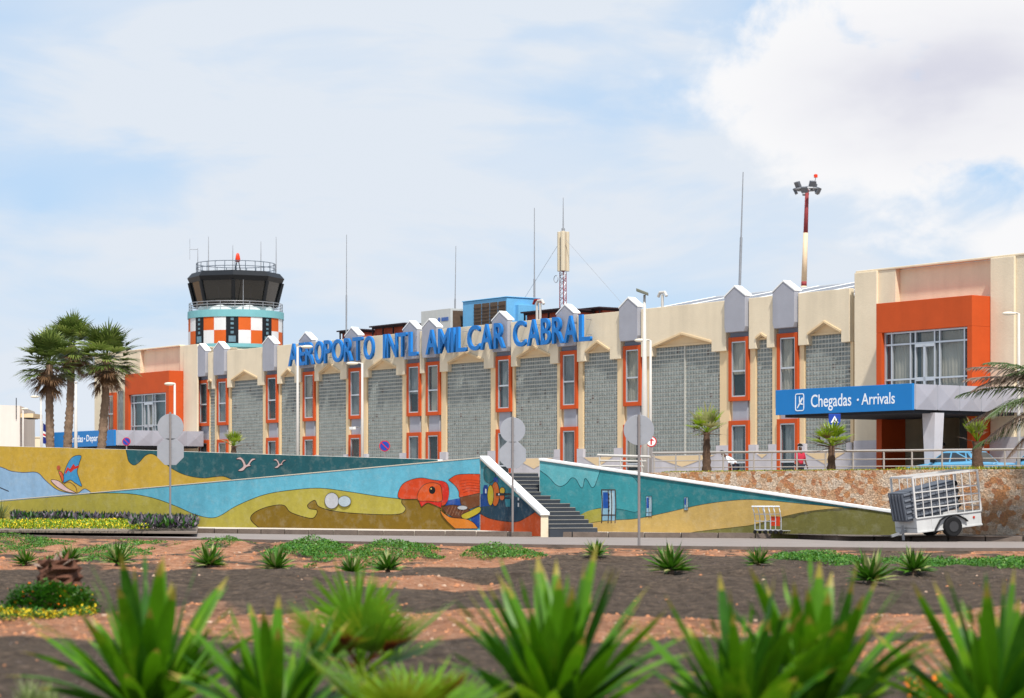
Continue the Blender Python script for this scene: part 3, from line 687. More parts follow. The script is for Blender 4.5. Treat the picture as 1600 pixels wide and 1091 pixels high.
m.shape(crc([(758, 730), (768, 735), (775, 742), (772, 750), (764, 755), (757, 748)]), '#1d6c74')
m.poly([(755, 764), (757, 758), (762, 758), (764, 772), (755, 772)], '#12408f'); m.poly([(758.5, 764), (760.7, 764), (760.7, 771), (758.5, 771)], '#dfe3e6')
m.poly([(771.5, 752), (772, 746), (778, 746), (779.5, 754)], '#12408f')
m.shape(ell(774.5, 772, 6.5, 19), '#d0651c'); m.shape(ell(767.2, 774, 5, 16), '#c9b52c'); m.shape(ell(785.6, 767, 4.2, 5.5), '#c9a52c'); m.shape(ell(785.2, 777, 4, 5), '#cf601f')
m.poly([(776, 770.5), (799, 770.8), (799, 774), (776, 775)], '#12222c'); m.poly(ell(780.5, 772.6, 1.3, 1.6, 8), '#dfe3e6')
m.poly([(790, 780), (798.5, 780), (798.5, 792), (791.5, 792)], '#2b8494')
m.poly([(810, 777.5), (812.3, 778), (812.3, 782), (810, 782)], '#dfe3e6'); m.poly([(810, 786), (812.3, 786), (812.3, 792), (810, 792)], '#dfe3e6')
m.build(CW)
# stairs
SW = ray_len(e1 + t, st_w, 931); print('stair width', SW)
top_z = 2.03; ns = 15; s0 = base0 + t * 1.0
ST = MB(); tread = RUN / ns; rise = (top_z - .142) / ns
for i in range(ns):
    z1 = top_z - rise * i; a = s0 + st_dir * (tread * i - .02 + .12); b = s0 + st_dir * (tread * (i + 1) + .12)
    if i == 0: a = s0 - st_dir * 1.0
    A = [a, a + st_w * (SW), b + st_w * SW, b]
    v = [Vector((p.x, p.y, -.1)) for p in A] + [Vector((p.x, p.y, z1)) for p in A]
    ST.add(v, [(4, 7, 6, 5), (0, 1, 5, 4), (1, 2, 6, 5), (2, 3, 7, 6), (3, 0, 4, 7)], 0)
    # pale strip on the nosing: sunlit step edge put into the colour
    n0 = b - st_dir * .11; v = [Vector((p.x, p.y, z1 + zz)) for zz in (.003, .03) for p in (n0 + st_w * .02, n0 + st_w * (SW - .02), b + st_dir * .012 + st_w * (SW - .02), b + st_dir * .012 + st_w * .02)]
    ST.add(v, [(4, 7, 6, 5), (2, 3, 7, 6), (1, 2, 6, 5), (3, 0, 4, 7)], 1)
sto = ST.build('stairs', [mat('step_dark', '#3a3f47', .85, .12, 2, .2, 30), mat('step_edge_lit', '#84827e', .8, .1, 2)])
tag(sto, 'dark grey outdoor staircase climbing between the two mural ramp walls', 'stairs')
ld = MB(); a = s0 - st_dir * 1.0; A = [a - st_w * .3, a + st_w * (SW - .05), a + st_w * (SW + .8) - st_dir * 4.0, a - st_w * 1.0 - st_dir * 4]
ld.zprism([(p.x, p.y) for p in A], 0, 2.0); structure(ld.build('landing_path', mat('landing_paving', '#b4aca4', .9)))
# right ramp wall
MWR = thing('ramp_wall', 'right ramp wall with teal and sand mural showing three small ornate doors', 'painted wall', (0, 0, 0))
topsR = [(843, 719.5), (1405, 803)]
wall_prism(topsR, A1, .0, .22, 'wall', whitep, MWR)
cap_strip([(x, y - .3) for x, y in topsR], A1, .22, .07, whitep, MWR, .05)
m = Mural(A1)
m.poly([(843.5, 720.5), (1404.5, 803.8), (1404.5, 845), (843.5, 845)], '#2b7f86')
mid = cr([(984, 741.8), (992, 748), (999, 760), (1001, 780), (996, 799.5), (975, 797), (950, 793.5), (932, 795), (915, 801), (905, 806)])
m.poly([(843.5, 720.5)] + mid + [(905, 845), (843.5, 845)], '#3f9aa2'); m.line(mid, '#1c4f55', .8)
lt = cr([(938, 735.2), (933, 750), (929, 760), (924, 761), (919, 752), (914, 748), (911, 761), (907, 761), (900, 749), (893, 747), (886, 755), (877, 760), (868, 757), (858, 746), (843.6, 735)])
m.poly([(843.6, 720.6)] + lt, '#66b6be'); m.line(lt, '#1c4f55', .9)
ol = cr([(905, 806), (918, 799), (932, 795.5), (945, 794)])
m.poly(ol + [(940, 845), (905, 845)], '#b3aa4c')
sd = cr([(905, 826), (925, 817), (960, 813), (996, 810.5), (1042, 801), (1098, 788.5), (1152, 781.6), (1192, 781.6), (1262, 788), (1318, 793)])
m.poly(sd + [(1318, 845), (905, 845)], '#c9a862'); m.line(sd, '#5c4f2c', .8)
sd2 = cr([(1060, 836), (1097, 830), (1150, 824), (1178, 820), (1220, 808.5), (1262, 799.5), (1304, 795), (1340, 794.2)])
m.poly(sd2 + [(1404.5, 804), (1404.5, 845), (1060, 845)], '#75713a'); m.line(sd2, '#4d431e', .9)
st_ = [(x, y + 1) for x, y in sd2[18:]]; lo_ = [(x, min(835, y + 3 + 4.5 * noise.noise(Vector((x * .06, 1, 1))) + 2 * noise.noise(Vector((x * .3, 5, 1))))) for x, y in sd2[18:]]
m.poly(st_ + lo_[::-1], '#5a5430')
def odoor(cx, cy, w_, h_):
    m.poly([(cx - w_ / 2, cy - h_ / 2), (cx + w_ / 2, cy - h_ / 2), (cx + w_ / 2, cy + h_ / 2), (cx - w_ / 2, cy + h_ / 2)], '#8fb9cf')
    m.poly([(cx - w_ * .38, cy - h_ * .42), (cx, cy - h_ * .42), (cx, cy + h_ * .1), (cx - w_ * .38, cy + h_ * .1)], '#1c55a8')
    m.poly([(cx + w_ * .08, cy - h_ * .4), (cx + w_ * .36, cy - h_ * .4), (cx + w_ * .36, cy + h_ * .3), (cx + w_ * .08, cy + h_ * .3)], '#b9d3de')
    for fx in (-.48, -.02, .2, .48): m.line(cr([(cx + w_ * fx, cy - h_ * .5), (cx + w_ * (fx + .05), cy), (cx + w_ * fx, cy + h_ * .58)]), '#4b3a30', max(.5, w_ * .07))
    for fy in (-.5, .32): m.line([(cx - w_ * .5, cy + h_ * fy), (cx + w_ * .5, cy + h_ * fy)], '#4b3a30', max(.5, w_ * .07))
    for j in range(5): m.poly(ell(cx + w_ * .04, cy - h_ * .35 + j * h_ * .13, w_ * .06, h_ * .035, 8), '#3a2c26')
odoor(951, 789.5, 22, 48); odoor(1014.5, 791, 9, 31); odoor(1073, 787, 6, 20)
m.build(MWR)
# back left mural wall
AB = 79.5
MB_ = thing('retaining_wall', 'upper left wall with yellow and dark teal mural of a windsurfer and birds', 'painted wall', (0, 0, 0))
topsB = [(-420, 693), (0, 697), (200, 702.5), (450, 711), (684, 718)]
wall_prism(topsB, AB, .0, .3, 'wall', whitep, MB_)
m = Mural(AB)
bt = [(x, y + .3) for x, y in topsB]
m.poly([bt[0], bt[1], bt[2], (200, 790), (-420, 850)], '#c6a23c')
m.poly([bt[2], bt[3], bt[4], (684, 735), (366, 790), (200, 790)], '#c6a23c')
tl = cr([(197, 702.8), (199, 712), (201.5, 721), (209, 726.8), (217, 723), (228, 711.6), (239, 709.7), (253, 718.5), (267, 731), (289, 742), (316, 747), (335, 745.3), (350, 744.6), (366, 751)])
m.poly(tl + [(380, 790), (684, 760), (684, 718.4), (450, 711.4)], '#205a62'); m.line(tl, '#2c3c34', 1)
wv = cr([(-60, 712), (0, 729.5), (16.5, 736), (36, 738.5), (58, 738.5), (71.5, 751), (88, 764.5), (105, 770), (121, 771), (133, 764), (146, 773)])
m.poly([(-420, 700)] + wv + [(146, 800), (-420, 850)], '#8fb1cf'); m.line(wv, '#2f4260', 1); m.line(cr([(-10, 758), (0, 762), (14, 768)]), '#2f3440', 1.6)
m.shape(crc([(99, 754), (101, 738), (108, 721), (116, 713), (127, 712.5), (124, 724), (121, 737), (124, 748), (128, 760), (118, 755), (110, 750)]), '#3d8fc0')
m.poly([(102, 738), (106, 730), (110, 733), (115, 725), (118, 729), (124, 727), (123, 731), (116, 733.5), (111, 738.5), (107, 735), (103, 741)], '#c22a20')
m.shape(cr([(121, 771), (104, 768), (90, 761), (80, 751), (86, 750), (94, 753), (106, 763), (121, 771)]), '#d9b8b4')
m.line(cr([(100, 756), (108, 753), (118, 760), (121, 770)]), '#5a3c34', .8)
m.shape(crc([(92, 737), (97, 738), (100, 746), (98.5, 754), (95.5, 746)]), '#d55a2a'); m.poly(ell(92, 731, 3, 3.8, 12), '#b4573a')
def bird(cx, cy, s):
    m.shape([(cx + s * a, cy + s * b) for a, b in crc([(-15, -7), (-8, -10), (-2, -4), (2, 3), (10, -7), (17, -7), (11, -4), (7, 2), (9, 4), (2, 6), (-4, 12), (-12, 12), (-4, 6), (-4, 0), (-8, -6)], 3)], '#d9bcb8', w_=.6, lc='#6e4a48')
bird(384, 724, .95); bird(437, 723.5, .62)
m.build(MB_)
# ramp surfaces behind the front walls
rp = MB(); 
for (xa, za, xb, zb_) in ((-420, .15, 752, 1.95), (1405, .15, 860, 1.95)):
    v = []
    for a_, off in ((A1, -.22), (AB if xa < 0 else A1, 0.0 if xa < 0 else -1.95)):
        for x, z in ((xa, za), (xb, zb_)):
            Y = wallY(x, a_); v.append(Vector(((x - CX) / F * Y, Y, z)) + WN * off)
    rp.add(v, [(0, 1, 3, 2) if xa < 0 else (1, 0, 2, 3)])
structure(rp.build('ramp', mat('ramp_concrete', '#9c9690', .9)))
# stone retaining wall
def stonemat():
    m_ = bpy.data.materials.new('stone_cladding'); m_.use_nodes = True; n = m_.node_tree.nodes; l = m_.node_tree.links; p = n['Principled BSDF']; p.inputs['Roughness'].default_value = .9
    t = n.new('ShaderNodeTexCoord'); mp = n.new('ShaderNodeMapping'); mp.inputs['Scale'].default_value = (5.8, 5.8, 6.4); l.new(t.outputs['Object'], mp.inputs['Vector'])
    nz = n.new('ShaderNodeTexNoise'); nz.inputs['Scale'].default_value = 3; l.new(mp.outputs[0], nz.inputs['Vector'])
    ad = n.new('ShaderNodeVectorMath'); ad.operation = 'MULTIPLY_ADD'; l.new(nz.outputs['Color'], ad.inputs[0]); ad.inputs[1].default_value = (.5, .5, .5); l.new(mp.outputs[0], ad.inputs[2])
    v1 = n.new('ShaderNodeTexVoronoi'); v1.inputs['Scale'].default_value = 1; v1.inputs['Randomness'].default_value = .95; l.new(ad.outputs[0], v1.inputs['Vector'])
    v2 = n.new('ShaderNodeTexVoronoi'); v2.feature = 'DISTANCE_TO_EDGE'; l.new(ad.outputs[0], v2.inputs['Vector']); v2.inputs['Randomness'].default_value = .95
    sp = n.new('ShaderNodeSeparateColor'); l.new(v1.outputs['Color'], sp.inputs[0])
    crp = n.new('ShaderNodeValToRGB'); cs = ['#e4bf9c', '#dca97e', '#ead0b4', '#d4935f', '#ebd4bc', '#deb28c', '#e6c2a2', '#cb8a60']
    e = crp.color_ramp.elements; crp.color_ramp.interpolation = 'CONSTANT'; e[0].color = (*lin(cs[0]), 1); e[1].position = 1 / 8; e[1].color = (*lin(cs[1]), 1)
    for i in range(2, 8): x = e.new(i / 8 + (.04 if i == 7 else 0)); x.color = (*lin(cs[i]), 1)
    l.new(sp.outputs[0], crp.inputs[0])
    n2 = n.new('ShaderNodeTexNoise'); n2.inputs['Scale'].default_value = 14; n2.inputs['Detail'].default_value = 6; l.new(t.outputs['Object'], n2.inputs['Vector'])
    r2 = n.new('ShaderNodeMapRange'); r2.inputs['From Min'].default_value = .3; r2.inputs['From Max'].default_value = .7; r2.inputs['To Min'].default_value = .72; r2.inputs['To Max'].default_value = 1.08; l.new(n2.outputs['Fac'], r2.inputs['Value'])
    sc_ = n.new('ShaderNodeVectorMath'); sc_.operation = 'SCALE'; l.new(crp.outputs[0], sc_.inputs[0]); l.new(r2.outputs[0], sc_.inputs['Scale'])
    g = n.new('ShaderNodeMapRange'); g.inputs['From Min'].default_value = .02; g.inputs['From Max'].default_value = .07; l.new(v2.outputs['Distance'], g.inputs['Value'])
    mx = n.new('ShaderNodeMix'); mx.data_type = 'RGBA'; mx.inputs['A'].default_value = (*[x * .8 for x in lin('#b08e72')], 1); l.new(g.outputs[0], mx.inputs['Factor']); l.new(sc_.outputs[0], mx.inputs['B'])
    l.new(mx.outputs['Result'], p.inputs['Base Color'])
    bp = n.new('ShaderNodeBump'); bp.inputs['Strength'].default_value = .9; bp.inputs['Distance'].default_value = .08
    h = n.new('ShaderNodeMath'); h.operation = 'ADD'; l.new(g.outputs[0], h.inputs[0]); l.new(n2.outputs['Fac'], h.inputs[1]); l.new(h.outputs[0], bp.inputs['Height']); l.new(bp.outputs[0], p.inputs['Normal'])
    return m_
AS = 78.4
SWO = thing('stone_wall', 'retaining wall clad in irregular orange and cream stones behind the trailer', 'stone wall', (0, 0, 0))
topsS = [(1010, 739), (1060, 737.6), (1300, 735), (1600, 733), (2300, 729)]
wall_prism(topsS, AS, .0, .3, 'wall', stonemat(), SWO)
bed = MB(); v = []
for x, y in topsS:
    p = WP(x, y, AS); v += [p - WN * .28 + Vector((0, 0, -.03)), p - WN * 1.3 + Vector((0, 0, -.06)), p - WN * 2.2 + Vector((0, 0, FL - p.z))]
n = len(topsS); bed.add(v, [(3 * i, 3 * i + 3, 3 * i + 4, 3 * i + 1) for i in range(n - 1)] + [(3 * i + 1, 3 * i + 4, 3 * i + 5, 3 * i + 2) for i in range(n - 1)])
structure(bed.build('planting_bed', mat('bed_soil', '#8a6a44', .95)))
# ================================================================== CONTROL TOWER
TY = 180.0
tx = (368.5 - CX) / F * TY
def tz(py): return H + (HY - py) / F * TY
TW = thing('control_tower', 'round control tower with orange and white chequered drum and dark glass cab', 'tower', (tx, TY, 0))
RD = 3.68
tm = MB(); tm.lathe([(2.6, FL), (2.6, tz(560))], 24); tm.build('shaft', beige, TW)
teal = mat('tower_teal', '#79b4ba', .7, .05, 1.5, k=.9); tor = mat('tower_orange', '#dc6420', .7, .06, 1, k=.8); twh = mat('tower_white', '#dcdcdc', .7, .05, 1, k=.92); tbl = mat('tower_black', '#14171c', .5, .1, 2)
dm = MB(); z0, z1 = tz(541), tz(500); zm = (z0 + z1) / 2
dm.lathe([(2.2, tz(556)), (RD - .25, tz(549)), (RD + .03, tz(546.5)), (RD + .03, z0)], 48, m=4)
dm.lathe([(RD + .06, z1), (RD + .06, tz(489)), (3.0, tz(489))], 48, m=0)
for k in range(24):
    a0 = -5 + 15 * k; kk = k % 3; 
    for j in range(2):
        for q in range(3):
            t0, t1 = R(a0 + 5 * q), R(a0 + 5 * q + 5); za, zb_ = (z0, zm) if j == 0 else (zm, z1)
            # kk 0 black; 1 orange top / white bottom ; 2 white top / orange bottom ; angle 0 faces the camera
            mi = 3 if kk == 0 else (1 if (kk == 1) == (j == 1) else 2)
            pt_ = lambda t, z: (RD * math.sin(t), -RD * math.cos(t), z)
            dm.add([pt_(t0, za), pt_(t1, za), pt_(t1, zb_), pt_(t0, zb_)], [(0, 1, 2, 3)], mi)
dm.build('drum', [teal, tor, twh, tbl, teal], TW)
wd_ = MB()
for ac in (2.5, -42.5, 47.5):
    for j, (za, zb_) in enumerate(((.05, .28), (.36, .46), (.54, .6), (.70, .78), (.86, .95))):
        t = R(ac); c_ = Vector((math.sin(t), -math.cos(t), 0)); u = Vector((math.cos(t), math.sin(t), 0)); zz0 = z0 + (z1 - z0) * za; zz1 = z0 + (z1 - z0) * zb_
        wq = .27 if j == 0 else .12
        p = c_ * (RD + .02)
        wd_.add([tuple(p - u * wq + Vector((0, 0, zz0))), tuple(p + u * wq + Vector((0, 0, zz0))), tuple(p + u * wq + Vector((0, 0, zz1))), tuple(p - u * wq + Vector((0, 0, zz1)))], [(0, 1, 2, 3)])
for f_ in wd_.f:
    q_ = MB(); q_.add([wd_.v[i] for i in f_], [(0, 1, 2, 3)]); q_.build('drum_window', mat('tower_pane', '#64808c', .15, .3, 2), TW)
# cab
oc = MB(); A0 = R(-90 + 3.6)
zc0, zc1, zc2, zc3 = tz(482), tz(443), tz(436), tz(428)
oc.lathe([(2.95, tz(489)), (2.95, tz(481))], 24, m=1)
oc.lathe([(3.15, tz(482)), (3.2, tz(478)), (3.12, tz(478))], 8, a0=A0, m=0)
oc.lathe([(3.60, zc1 - .02), (3.78, zc2), (3.42, zc3), (0.01, zc3 + .05)], 8, a0=A0, m=0)
for k in range(8):
    a = A0 + k * math.pi / 4; oc.tube([(3.16 * math.cos(a), 3.16 * math.sin(a), tz(480)), (3.62 * math.cos(a), 3.62 * math.sin(a), zc1)], .14, 6)
oc.lathe([(0.01, tz(482)), (3.0, tz(482))], 8, a0=A0)
cabo = oc.build('cab', [tbl, whitep], TW)
gl = MB(); gl.lathe([(3.1, tz(479)), (3.55, zc1)], 8, a0=A0); gl.build('cab_glass', glassmat('cab_glass_mat', '#121211', .92), cabo)
ins = MB()
for k, a in enumerate((-100, -70, -50, -120, 95, 60)):
    aa = R(a); c_ = Vector((math.cos(aa), math.sin(aa), 0)) * (2.7 if a < 0 else 2.9); u = Vector((-math.sin(aa), math.cos(aa), 0)) * .45
    ins.add([tuple(c_ - u + Vector((0, 0, tz(478)))), tuple(c_ + u + Vector((0, 0, tz(478)))), tuple(c_ * 1.1 + u + Vector((0, 0, tz(450)))), tuple(c_ * 1.1 - u + Vector((0, 0, tz(450))))], [(0, 1, 2, 3)])
ins.build('blind', mat('cab_blind', '#b7ad90', .9), cabo)
cs = MB(); cs.lathe([(2.3, tz(478)), (2.4, tz(470)), (0.01, tz(470))], 16); cs.lathe([(.5, tz(478)), (.5, zc1)], 10); cs.build('console', darkm, cabo)
def ring_rail(name, r, zb_, zt_, nposts, m_, rails=3):
    b = MB(); n = 48
    for j in range(rails):
        z = zb_ + (zt_ - zb_) * (j + 1) / rails; b.tube([(r * math.cos(2 * math.pi * i / n), r * math.sin(2 * math.pi * i / n), z) for i in range(n + 1)], .028, 5, caps=False)
    for i in range(nposts): a = 2 * math.pi * i / nposts + .1; b.tube([(r * math.cos(a), r * math.sin(a), zb_), (r * math.cos(a), r * math.sin(a), zt_)], .028, 5)
    return b.build(name, m_, TW)
ring_rail('balcony_railing', 3.62, tz(489), tz(476), 20, steel)
ring_rail('roof_railing', 3.06, zc3, tz(413), 24, mat('rail_bluegrey', '#54606e', .5), 2)
bk = MB(); zb0 = zc3
for a in range(4):
    t = R(45 + 90 * a); bk.tube([(.35 * math.cos(t) + .15, .35 * math.sin(t), zb0), (.1 * math.cos(t) + .15, .1 * math.sin(t), tz(409))], .03, 5)
bk.build('beacon_stand', darkm, TW)
bk = MB(); bk.lathe([(.01, tz(409.5)), (.17, tz(409)), (.2, tz(405)), (.15, tz(400)), (.1, tz(396.5)), (.01, tz(395.5))], 12, c=(.15, 0)); bk.build('beacon', mat('beacon_red', '#e03a14', .4), TW, True)
for k, (px, y0_, y1_) in enumerate(((309, 388, 428), (331, 374, 428), (362.5, 382, 428), (411.5, 381, 428), (431.5, 370, 428), (388, 443, 497))):
    a = MB(); X = (px - 368.5) / 20; yy = -math.sqrt(max(0, 2.9 ** 2 - X * X)) * (.9 if k not in (5,) else 1.25) if k != 2 else .5
    a.tube([(X, yy, tz(y1_)), (X, yy, (tz(y0_) + tz(y1_)) / 2), (X, yy, tz(y0_))], [.035, .03, .014], 6)
    if k == 0: a.tube([(X, yy, tz(390)), (X - .62, yy, tz(390))], .02, 5); a.tube([(X - .62, yy, tz(373)), (X - .62, yy, tz(406))], .014, 5)
    a.build('antenna', steel, TW)

# ================================================================== ROOF EQUIPMENT, MASTS
def local_thing(name, label, cat, s, y, z, group=None):
    p = LW(s, y, z); return thing(name, label, cat, p, RZ, group)
def whip(px, ptop, pbase, ylocal, zbase, label, lean=0.0, r=.05):
    s = LS(px + lean * 0, ylocal); t = local_thing('whip_antenna', label, 'antenna', s, ylocal, zbase, 'thin whip antennas on the terminal roof')
    Y = LW(s, ylocal, 0).y; zt = H + (HY - ptop) / F * Y - zbase; lx = lean / F * Y / D.x * .6
    b = MB(); b.tube([(0, 0, 0), (lx * .5, 0, zt * .5)], r, 6); b.build('mast', steel, t)
    b = MB(); b.tube([(lx * .5, 0, zt * .5), (lx, 0, zt)], [r * .6, r * .35], 6); b.build('rod', steel, t)
    b = MB(); b.box(-.2, .2, -.2, .2, -.05, .12); b.build('base_plate', steel, t)
whip(541, 367, 515, 6, 9.92, 'thin whip antenna rising above the letters RTO of the big sign', 1)
whip(710, 385, 483, 9, 9.92, 'slightly leaning whip antenna behind the grey rooftop air handler', 4)
whip(835, 325, 470, 12, 9.92, 'tall straight whip antenna right of the blue rooftop unit', 0, .06)
whip(1155, 270, 448, 9, 11.2, 'tallest leaning whip antenna above the right half of the metal roof', 9, .07)
def roof_unit(name, label, cat, p0, p1, ptop, y, depth, mats, zb=9.92, build=None):
    s0, s1 = LS(p0, y), LS(p1, y); t = local_thing(name, label, cat, s0, y, zb); Y = LW(s0, y, 0).y; h = H + (HY - ptop) / F * Y - zb
    return t, s1 - s0, h
wht = mat('unit_grey', '#c4c4c0', .6, .06, 2, metal=.1); ubl = mat('unit_blue', '#6aaad4', .6, .07, 1.5); lou = mat('louvre_brown', '#5b4a3c', .7, .2, 6); dk = mat('roof_dark', '#33262a', .8, .2, 1); rst = mat('rusty_red', '#9a4630', .85, .2, 1.5)
t, w_, h = roof_unit('air_handler', 'pale grey rooftop air handling unit with dark grille at its right end', 'air conditioner', 658, 704, 487, 5, 4, None)
b = MB(); b.box(0, w_, 0, 2.6, .15, h); b.box(w_ * .52, w_ * .54, -.01, 0, .15, h); b.build('casing', wht, t, bevel=.03)
b = MB(); b.box(w_, w_ + .02, .15, 2.45, .3, h - .12); b.build('grille', lou, t)
b = MB(); b.box(w_ * .05, w_ * .95, .1, 2.5, 0, .15); b.build('skid', steel, t)
lg = MB(); lg.lathe([(0.01, 0), (.12, 0)], 12); 
b = MB(); b.szprism([(w_ * .62 + .13 * math.cos(a * math.pi / 6), h * .72 + .13 * math.sin(a * math.pi / 6)) for a in range(12)], -.02, -.001)
for q in range(6): b.box(w_ * (.70 + .04 * q), w_ * (.73 + .04 * q), -.02, -.001, h * .67, h * .77)
b.build('logo', mat('logo_blue', '#4a6aa8', .6), t)
t, w_, h = roof_unit('blue_chiller', 'large light blue rooftop chiller with brown louvred panels', 'air conditioner', 723, 792, 472.5, 5.5, 6, None)
b = MB(); b.box(0, w_, 0, 2.3, .1, h); b.box(-.05, w_ + .05, -.05, 2.35, h, h + .06); b.build('casing', ubl, t, bevel=.03)
for q in range(4):
    x0 = w_ * (.26 + q * .183); b = MB(); b.box(x0 + .05, x0 + w_ * .17, -.04, 0, .35, h - .2)
    for i in range(9): z = .4 + (h - .65) * i / 9; b.box(x0 + .06, x0 + w_ * .17 - .01, -.07, -.04, z, z + .03)
    b.build('louvre', lou, t)
b = MB(); b.box(w_, w_ + .3, .6, 1.6, .1, h - .4); b.build('duct', ubl, t, bevel=.02)
for (p0, p1, pt_, y, nm, lab) in ((530, 560, 519, 7, 'roof_hatch', 'small dark red roof housing left of the gable above the letter T'), (581, 634, 512, 7, 'roof_hatch', 'low wide dark roof housing above the letters INTL'), (818, 880, 490, 6, 'roof_shelter', 'dark open shelter roof to the right of the blue chiller'), (906, 938, 485, 8, 'roof_shelter', 'small dark shelter roof at the right end of the big sign')):
    t, w_, h = roof_unit(nm, lab, 'roof housing', p0, p1, pt_, y, 3, None)
    b = MB(); b.box(0, w_, 0, 3, h - .1, h); b.box(-.1, w_ + .1, -.15, 3.1, h, h + .08, 1); b.build('roof', [dk, dk], t)
    b = MB(); b.box(.05, w_ - .05, .2, 2.9, 0, h - .1); b.build('wall', rst, t)
    b = MB(); 
    for i in range(4): b.box(w_ * i / 3.3 + .05, w_ * i / 3.3 + .12, -.02, .06, 0, h - .1)
    b.build('post', dk, t)
# roof beacons / vents shaped like a T
def tvent(px, ptop, y, zb, label, red=False):
    s = LS(px, y); t = local_thing('roof_vent', label, 'vent', s, y, zb); Y = LW(s, y, 0).y; h = H + (HY - ptop) / F * Y - zb
    b = MB(); b.tube([(0, 0, 0), (0, 0, h - .1)], .07, 8); b.build('pipe', polewhite, t)
    b = MB(); b.tube([(-.32, 0, h - .2), (-.18, 0, h), (.18, 0, h), (.32, 0, h - .2)], .075, 8); b.build('hood', polewhite if not red else mat('valve_red', '#8e2422', .6), t)
tvent(1035, 457, 1.0, 10.0, 'white T shaped vent pipe on the parapet right of the tall floodlight pole')
tvent(844, 470, 2.5, 9.9, 'pale hooded vent pipe right of the blue chiller'); tvent(839, 469, 3.2, 9.9, 'dark red hooded vent pipe beside the pale one', True)
s = LS(559, -.3); t = local_thing('security_camera', 'small white security camera on the wall beside a narrow window above the teal wall', 'camera', s, -.12, 5.05)
b = MB(); b.tube([(0, 0, 0), (0, -.35, .05)], .03, 6); b.build('bracket', steel, t)
b = MB(); b.box(-.42, .05, -.5, -.34, -.12, .04); b.build('housing', whitep, t, bevel=.02)
# telecom mast
y = 8; s = LS(880, y); t = local_thing('telecom_mast', 'guyed telecom mast with beige panel antennas above the word CABRAL', 'mast', s, y, 9.92); Y = LW(s, y, 0).y
def hz(py): return H + (HY - py) / F * Y - 9.92
redw = mat('mast_red', '#8e3a3c', .7, .15); pan = mat('panel_beige', '#cdbfa6', .6, .05)
b = MB()
for a in range(3):
    aa = R(90 + 120 * a); b.tube([(.22 * math.cos(aa), .22 * math.sin(aa), 0), (.2 * math.cos(aa), .2 * math.sin(aa), hz(425))], .03, 5)
nn = 14
for i in range(nn):
    z0_, z1_ = hz(425) * i / nn, hz(425) * (i + 1) / nn
    for a in range(3):
        a0, a1 = R(90 + 120 * a), R(210 + 120 * a); b.tube([(.21 * math.cos(a0), .21 * math.sin(a0), z0_), (.21 * math.cos(a1), .21 * math.sin(a1), z1_)], .018, 4, m=i % 2)
b.build('lattice', [redw, whitep], t)
b = MB(); b.tube([(0, 0, hz(425)), (0, 0, hz(360))], .09, 8); b.build('pole', redw, t)
for a in (200, 320, 80):
    aa = R(a); b = MB(); c_ = (.24 * math.cos(aa), .24 * math.sin(aa)); b.tube([(c_[0], c_[1], hz(424)), (c_[0], c_[1], hz(362))], .14, 8); b.build('panel_antenna', pan, t, bevel=.02)
b = MB(); b.tube([(0, 0, hz(360)), (0, 0, hz(309))], [.04, .015], 6); b.tube([(0, 0, hz(362)), (0, 0, hz(357))], .1, 8); b.build('rod', steel, t)
b = MB()
for sx in (-1, 1): b.tube([(sx * .28 + .2 * math.cos(q * math.pi / 8), -.3, hz(436) + .2 * math.sin(q * math.pi / 8)) for q in range(17)], .02, 5, caps=False)
b.build('ring_antenna', steel, t)
b = MB(); b.tube([(0, 0, hz(370)), (-5.2, -1, 0)], .012, 4); b.tube([(0, 0, hz(370)), (6.5, 1, 0)], .012, 4); b.build('guy_wire', steel, t)
# apron floodlight mast
FY = 240.0; fx = (1256 - CX) / F * FY
t = thing('floodlight_mast', 'tall red and white apron floodlight mast behind the terminal', 'light mast', (fx, FY, 0))
def fz(py): return H + (HY - py) / F * FY
lean = .033
b = MB(); 
cuts = [(FL, 0.30, 0), (fz(447), .3, 1), (fz(440), .29, 0), (fz(364), .24, 1), (fz(296), .19, 0)]
for i in range(4):
    z0_, r0, m0 = cuts[i]; z1_, r1, m1 = cuts[i + 1]; zz = lambda z: ((z - fz(450)) * lean, 0, z)
    b.tube([zz(z0_), zz(z1_)], [r0, r1], 12, m=(0, 1, 0, 1)[i])
b.build('pole', [mat('mast_cream', '#d8bfa0', .6), redw], t, True)
cx_ = (fz(296) - fz(450)) * lean; zt_ = fz(296)
b = MB(); b.tube([(cx_ + 1.3 * math.cos(a * math.pi / 10), 1.3 * math.sin(a * math.pi / 10), zt_) for a in range(21)], .09, 6, caps=False)
for a in range(6): b.tube([(cx_, 0, zt_ + .3), (cx_ + 1.3 * math.cos(a * math.pi / 3), 1.3 * math.sin(a * math.pi / 3), zt_)], .06, 5)
b.tube([(cx_ + .7, 0, zt_), (cx_ + .9, 0, fz(277))], .04, 6); b.build('head_frame', steel, t)
for a in range(9):
    aa = R(a * 40 + 10); b = MB(); c_ = Vector((cx_ + 1.35 * math.cos(aa), 1.35 * math.sin(aa), zt_ + (.35 if a % 2 else -.25))); u = Vector((-math.sin(aa), math.cos(aa), 0)) * .33; o_ = Vector((math.cos(aa), math.sin(aa), -.5)).normalized(); v_ = Vector((math.cos(aa) * .5, math.sin(aa) * .5, 1)).normalized() * .3
    q = [c_ - u - v_, c_ + u - v_, c_ + u + v_, c_ - u + v_]; r_ = [x * 1 for x in [p - o_ * .3 for p in q]]
    b.add(q + r_, [(0, 1, 2, 3), (7, 6, 5, 4), (0, 4, 5, 1), (1, 5, 6, 2), (2, 6, 7, 3), (3, 7, 4, 0)]); b.build('floodlight', mat('lamp_housing', '#63666c', .5, metal=.3), t)
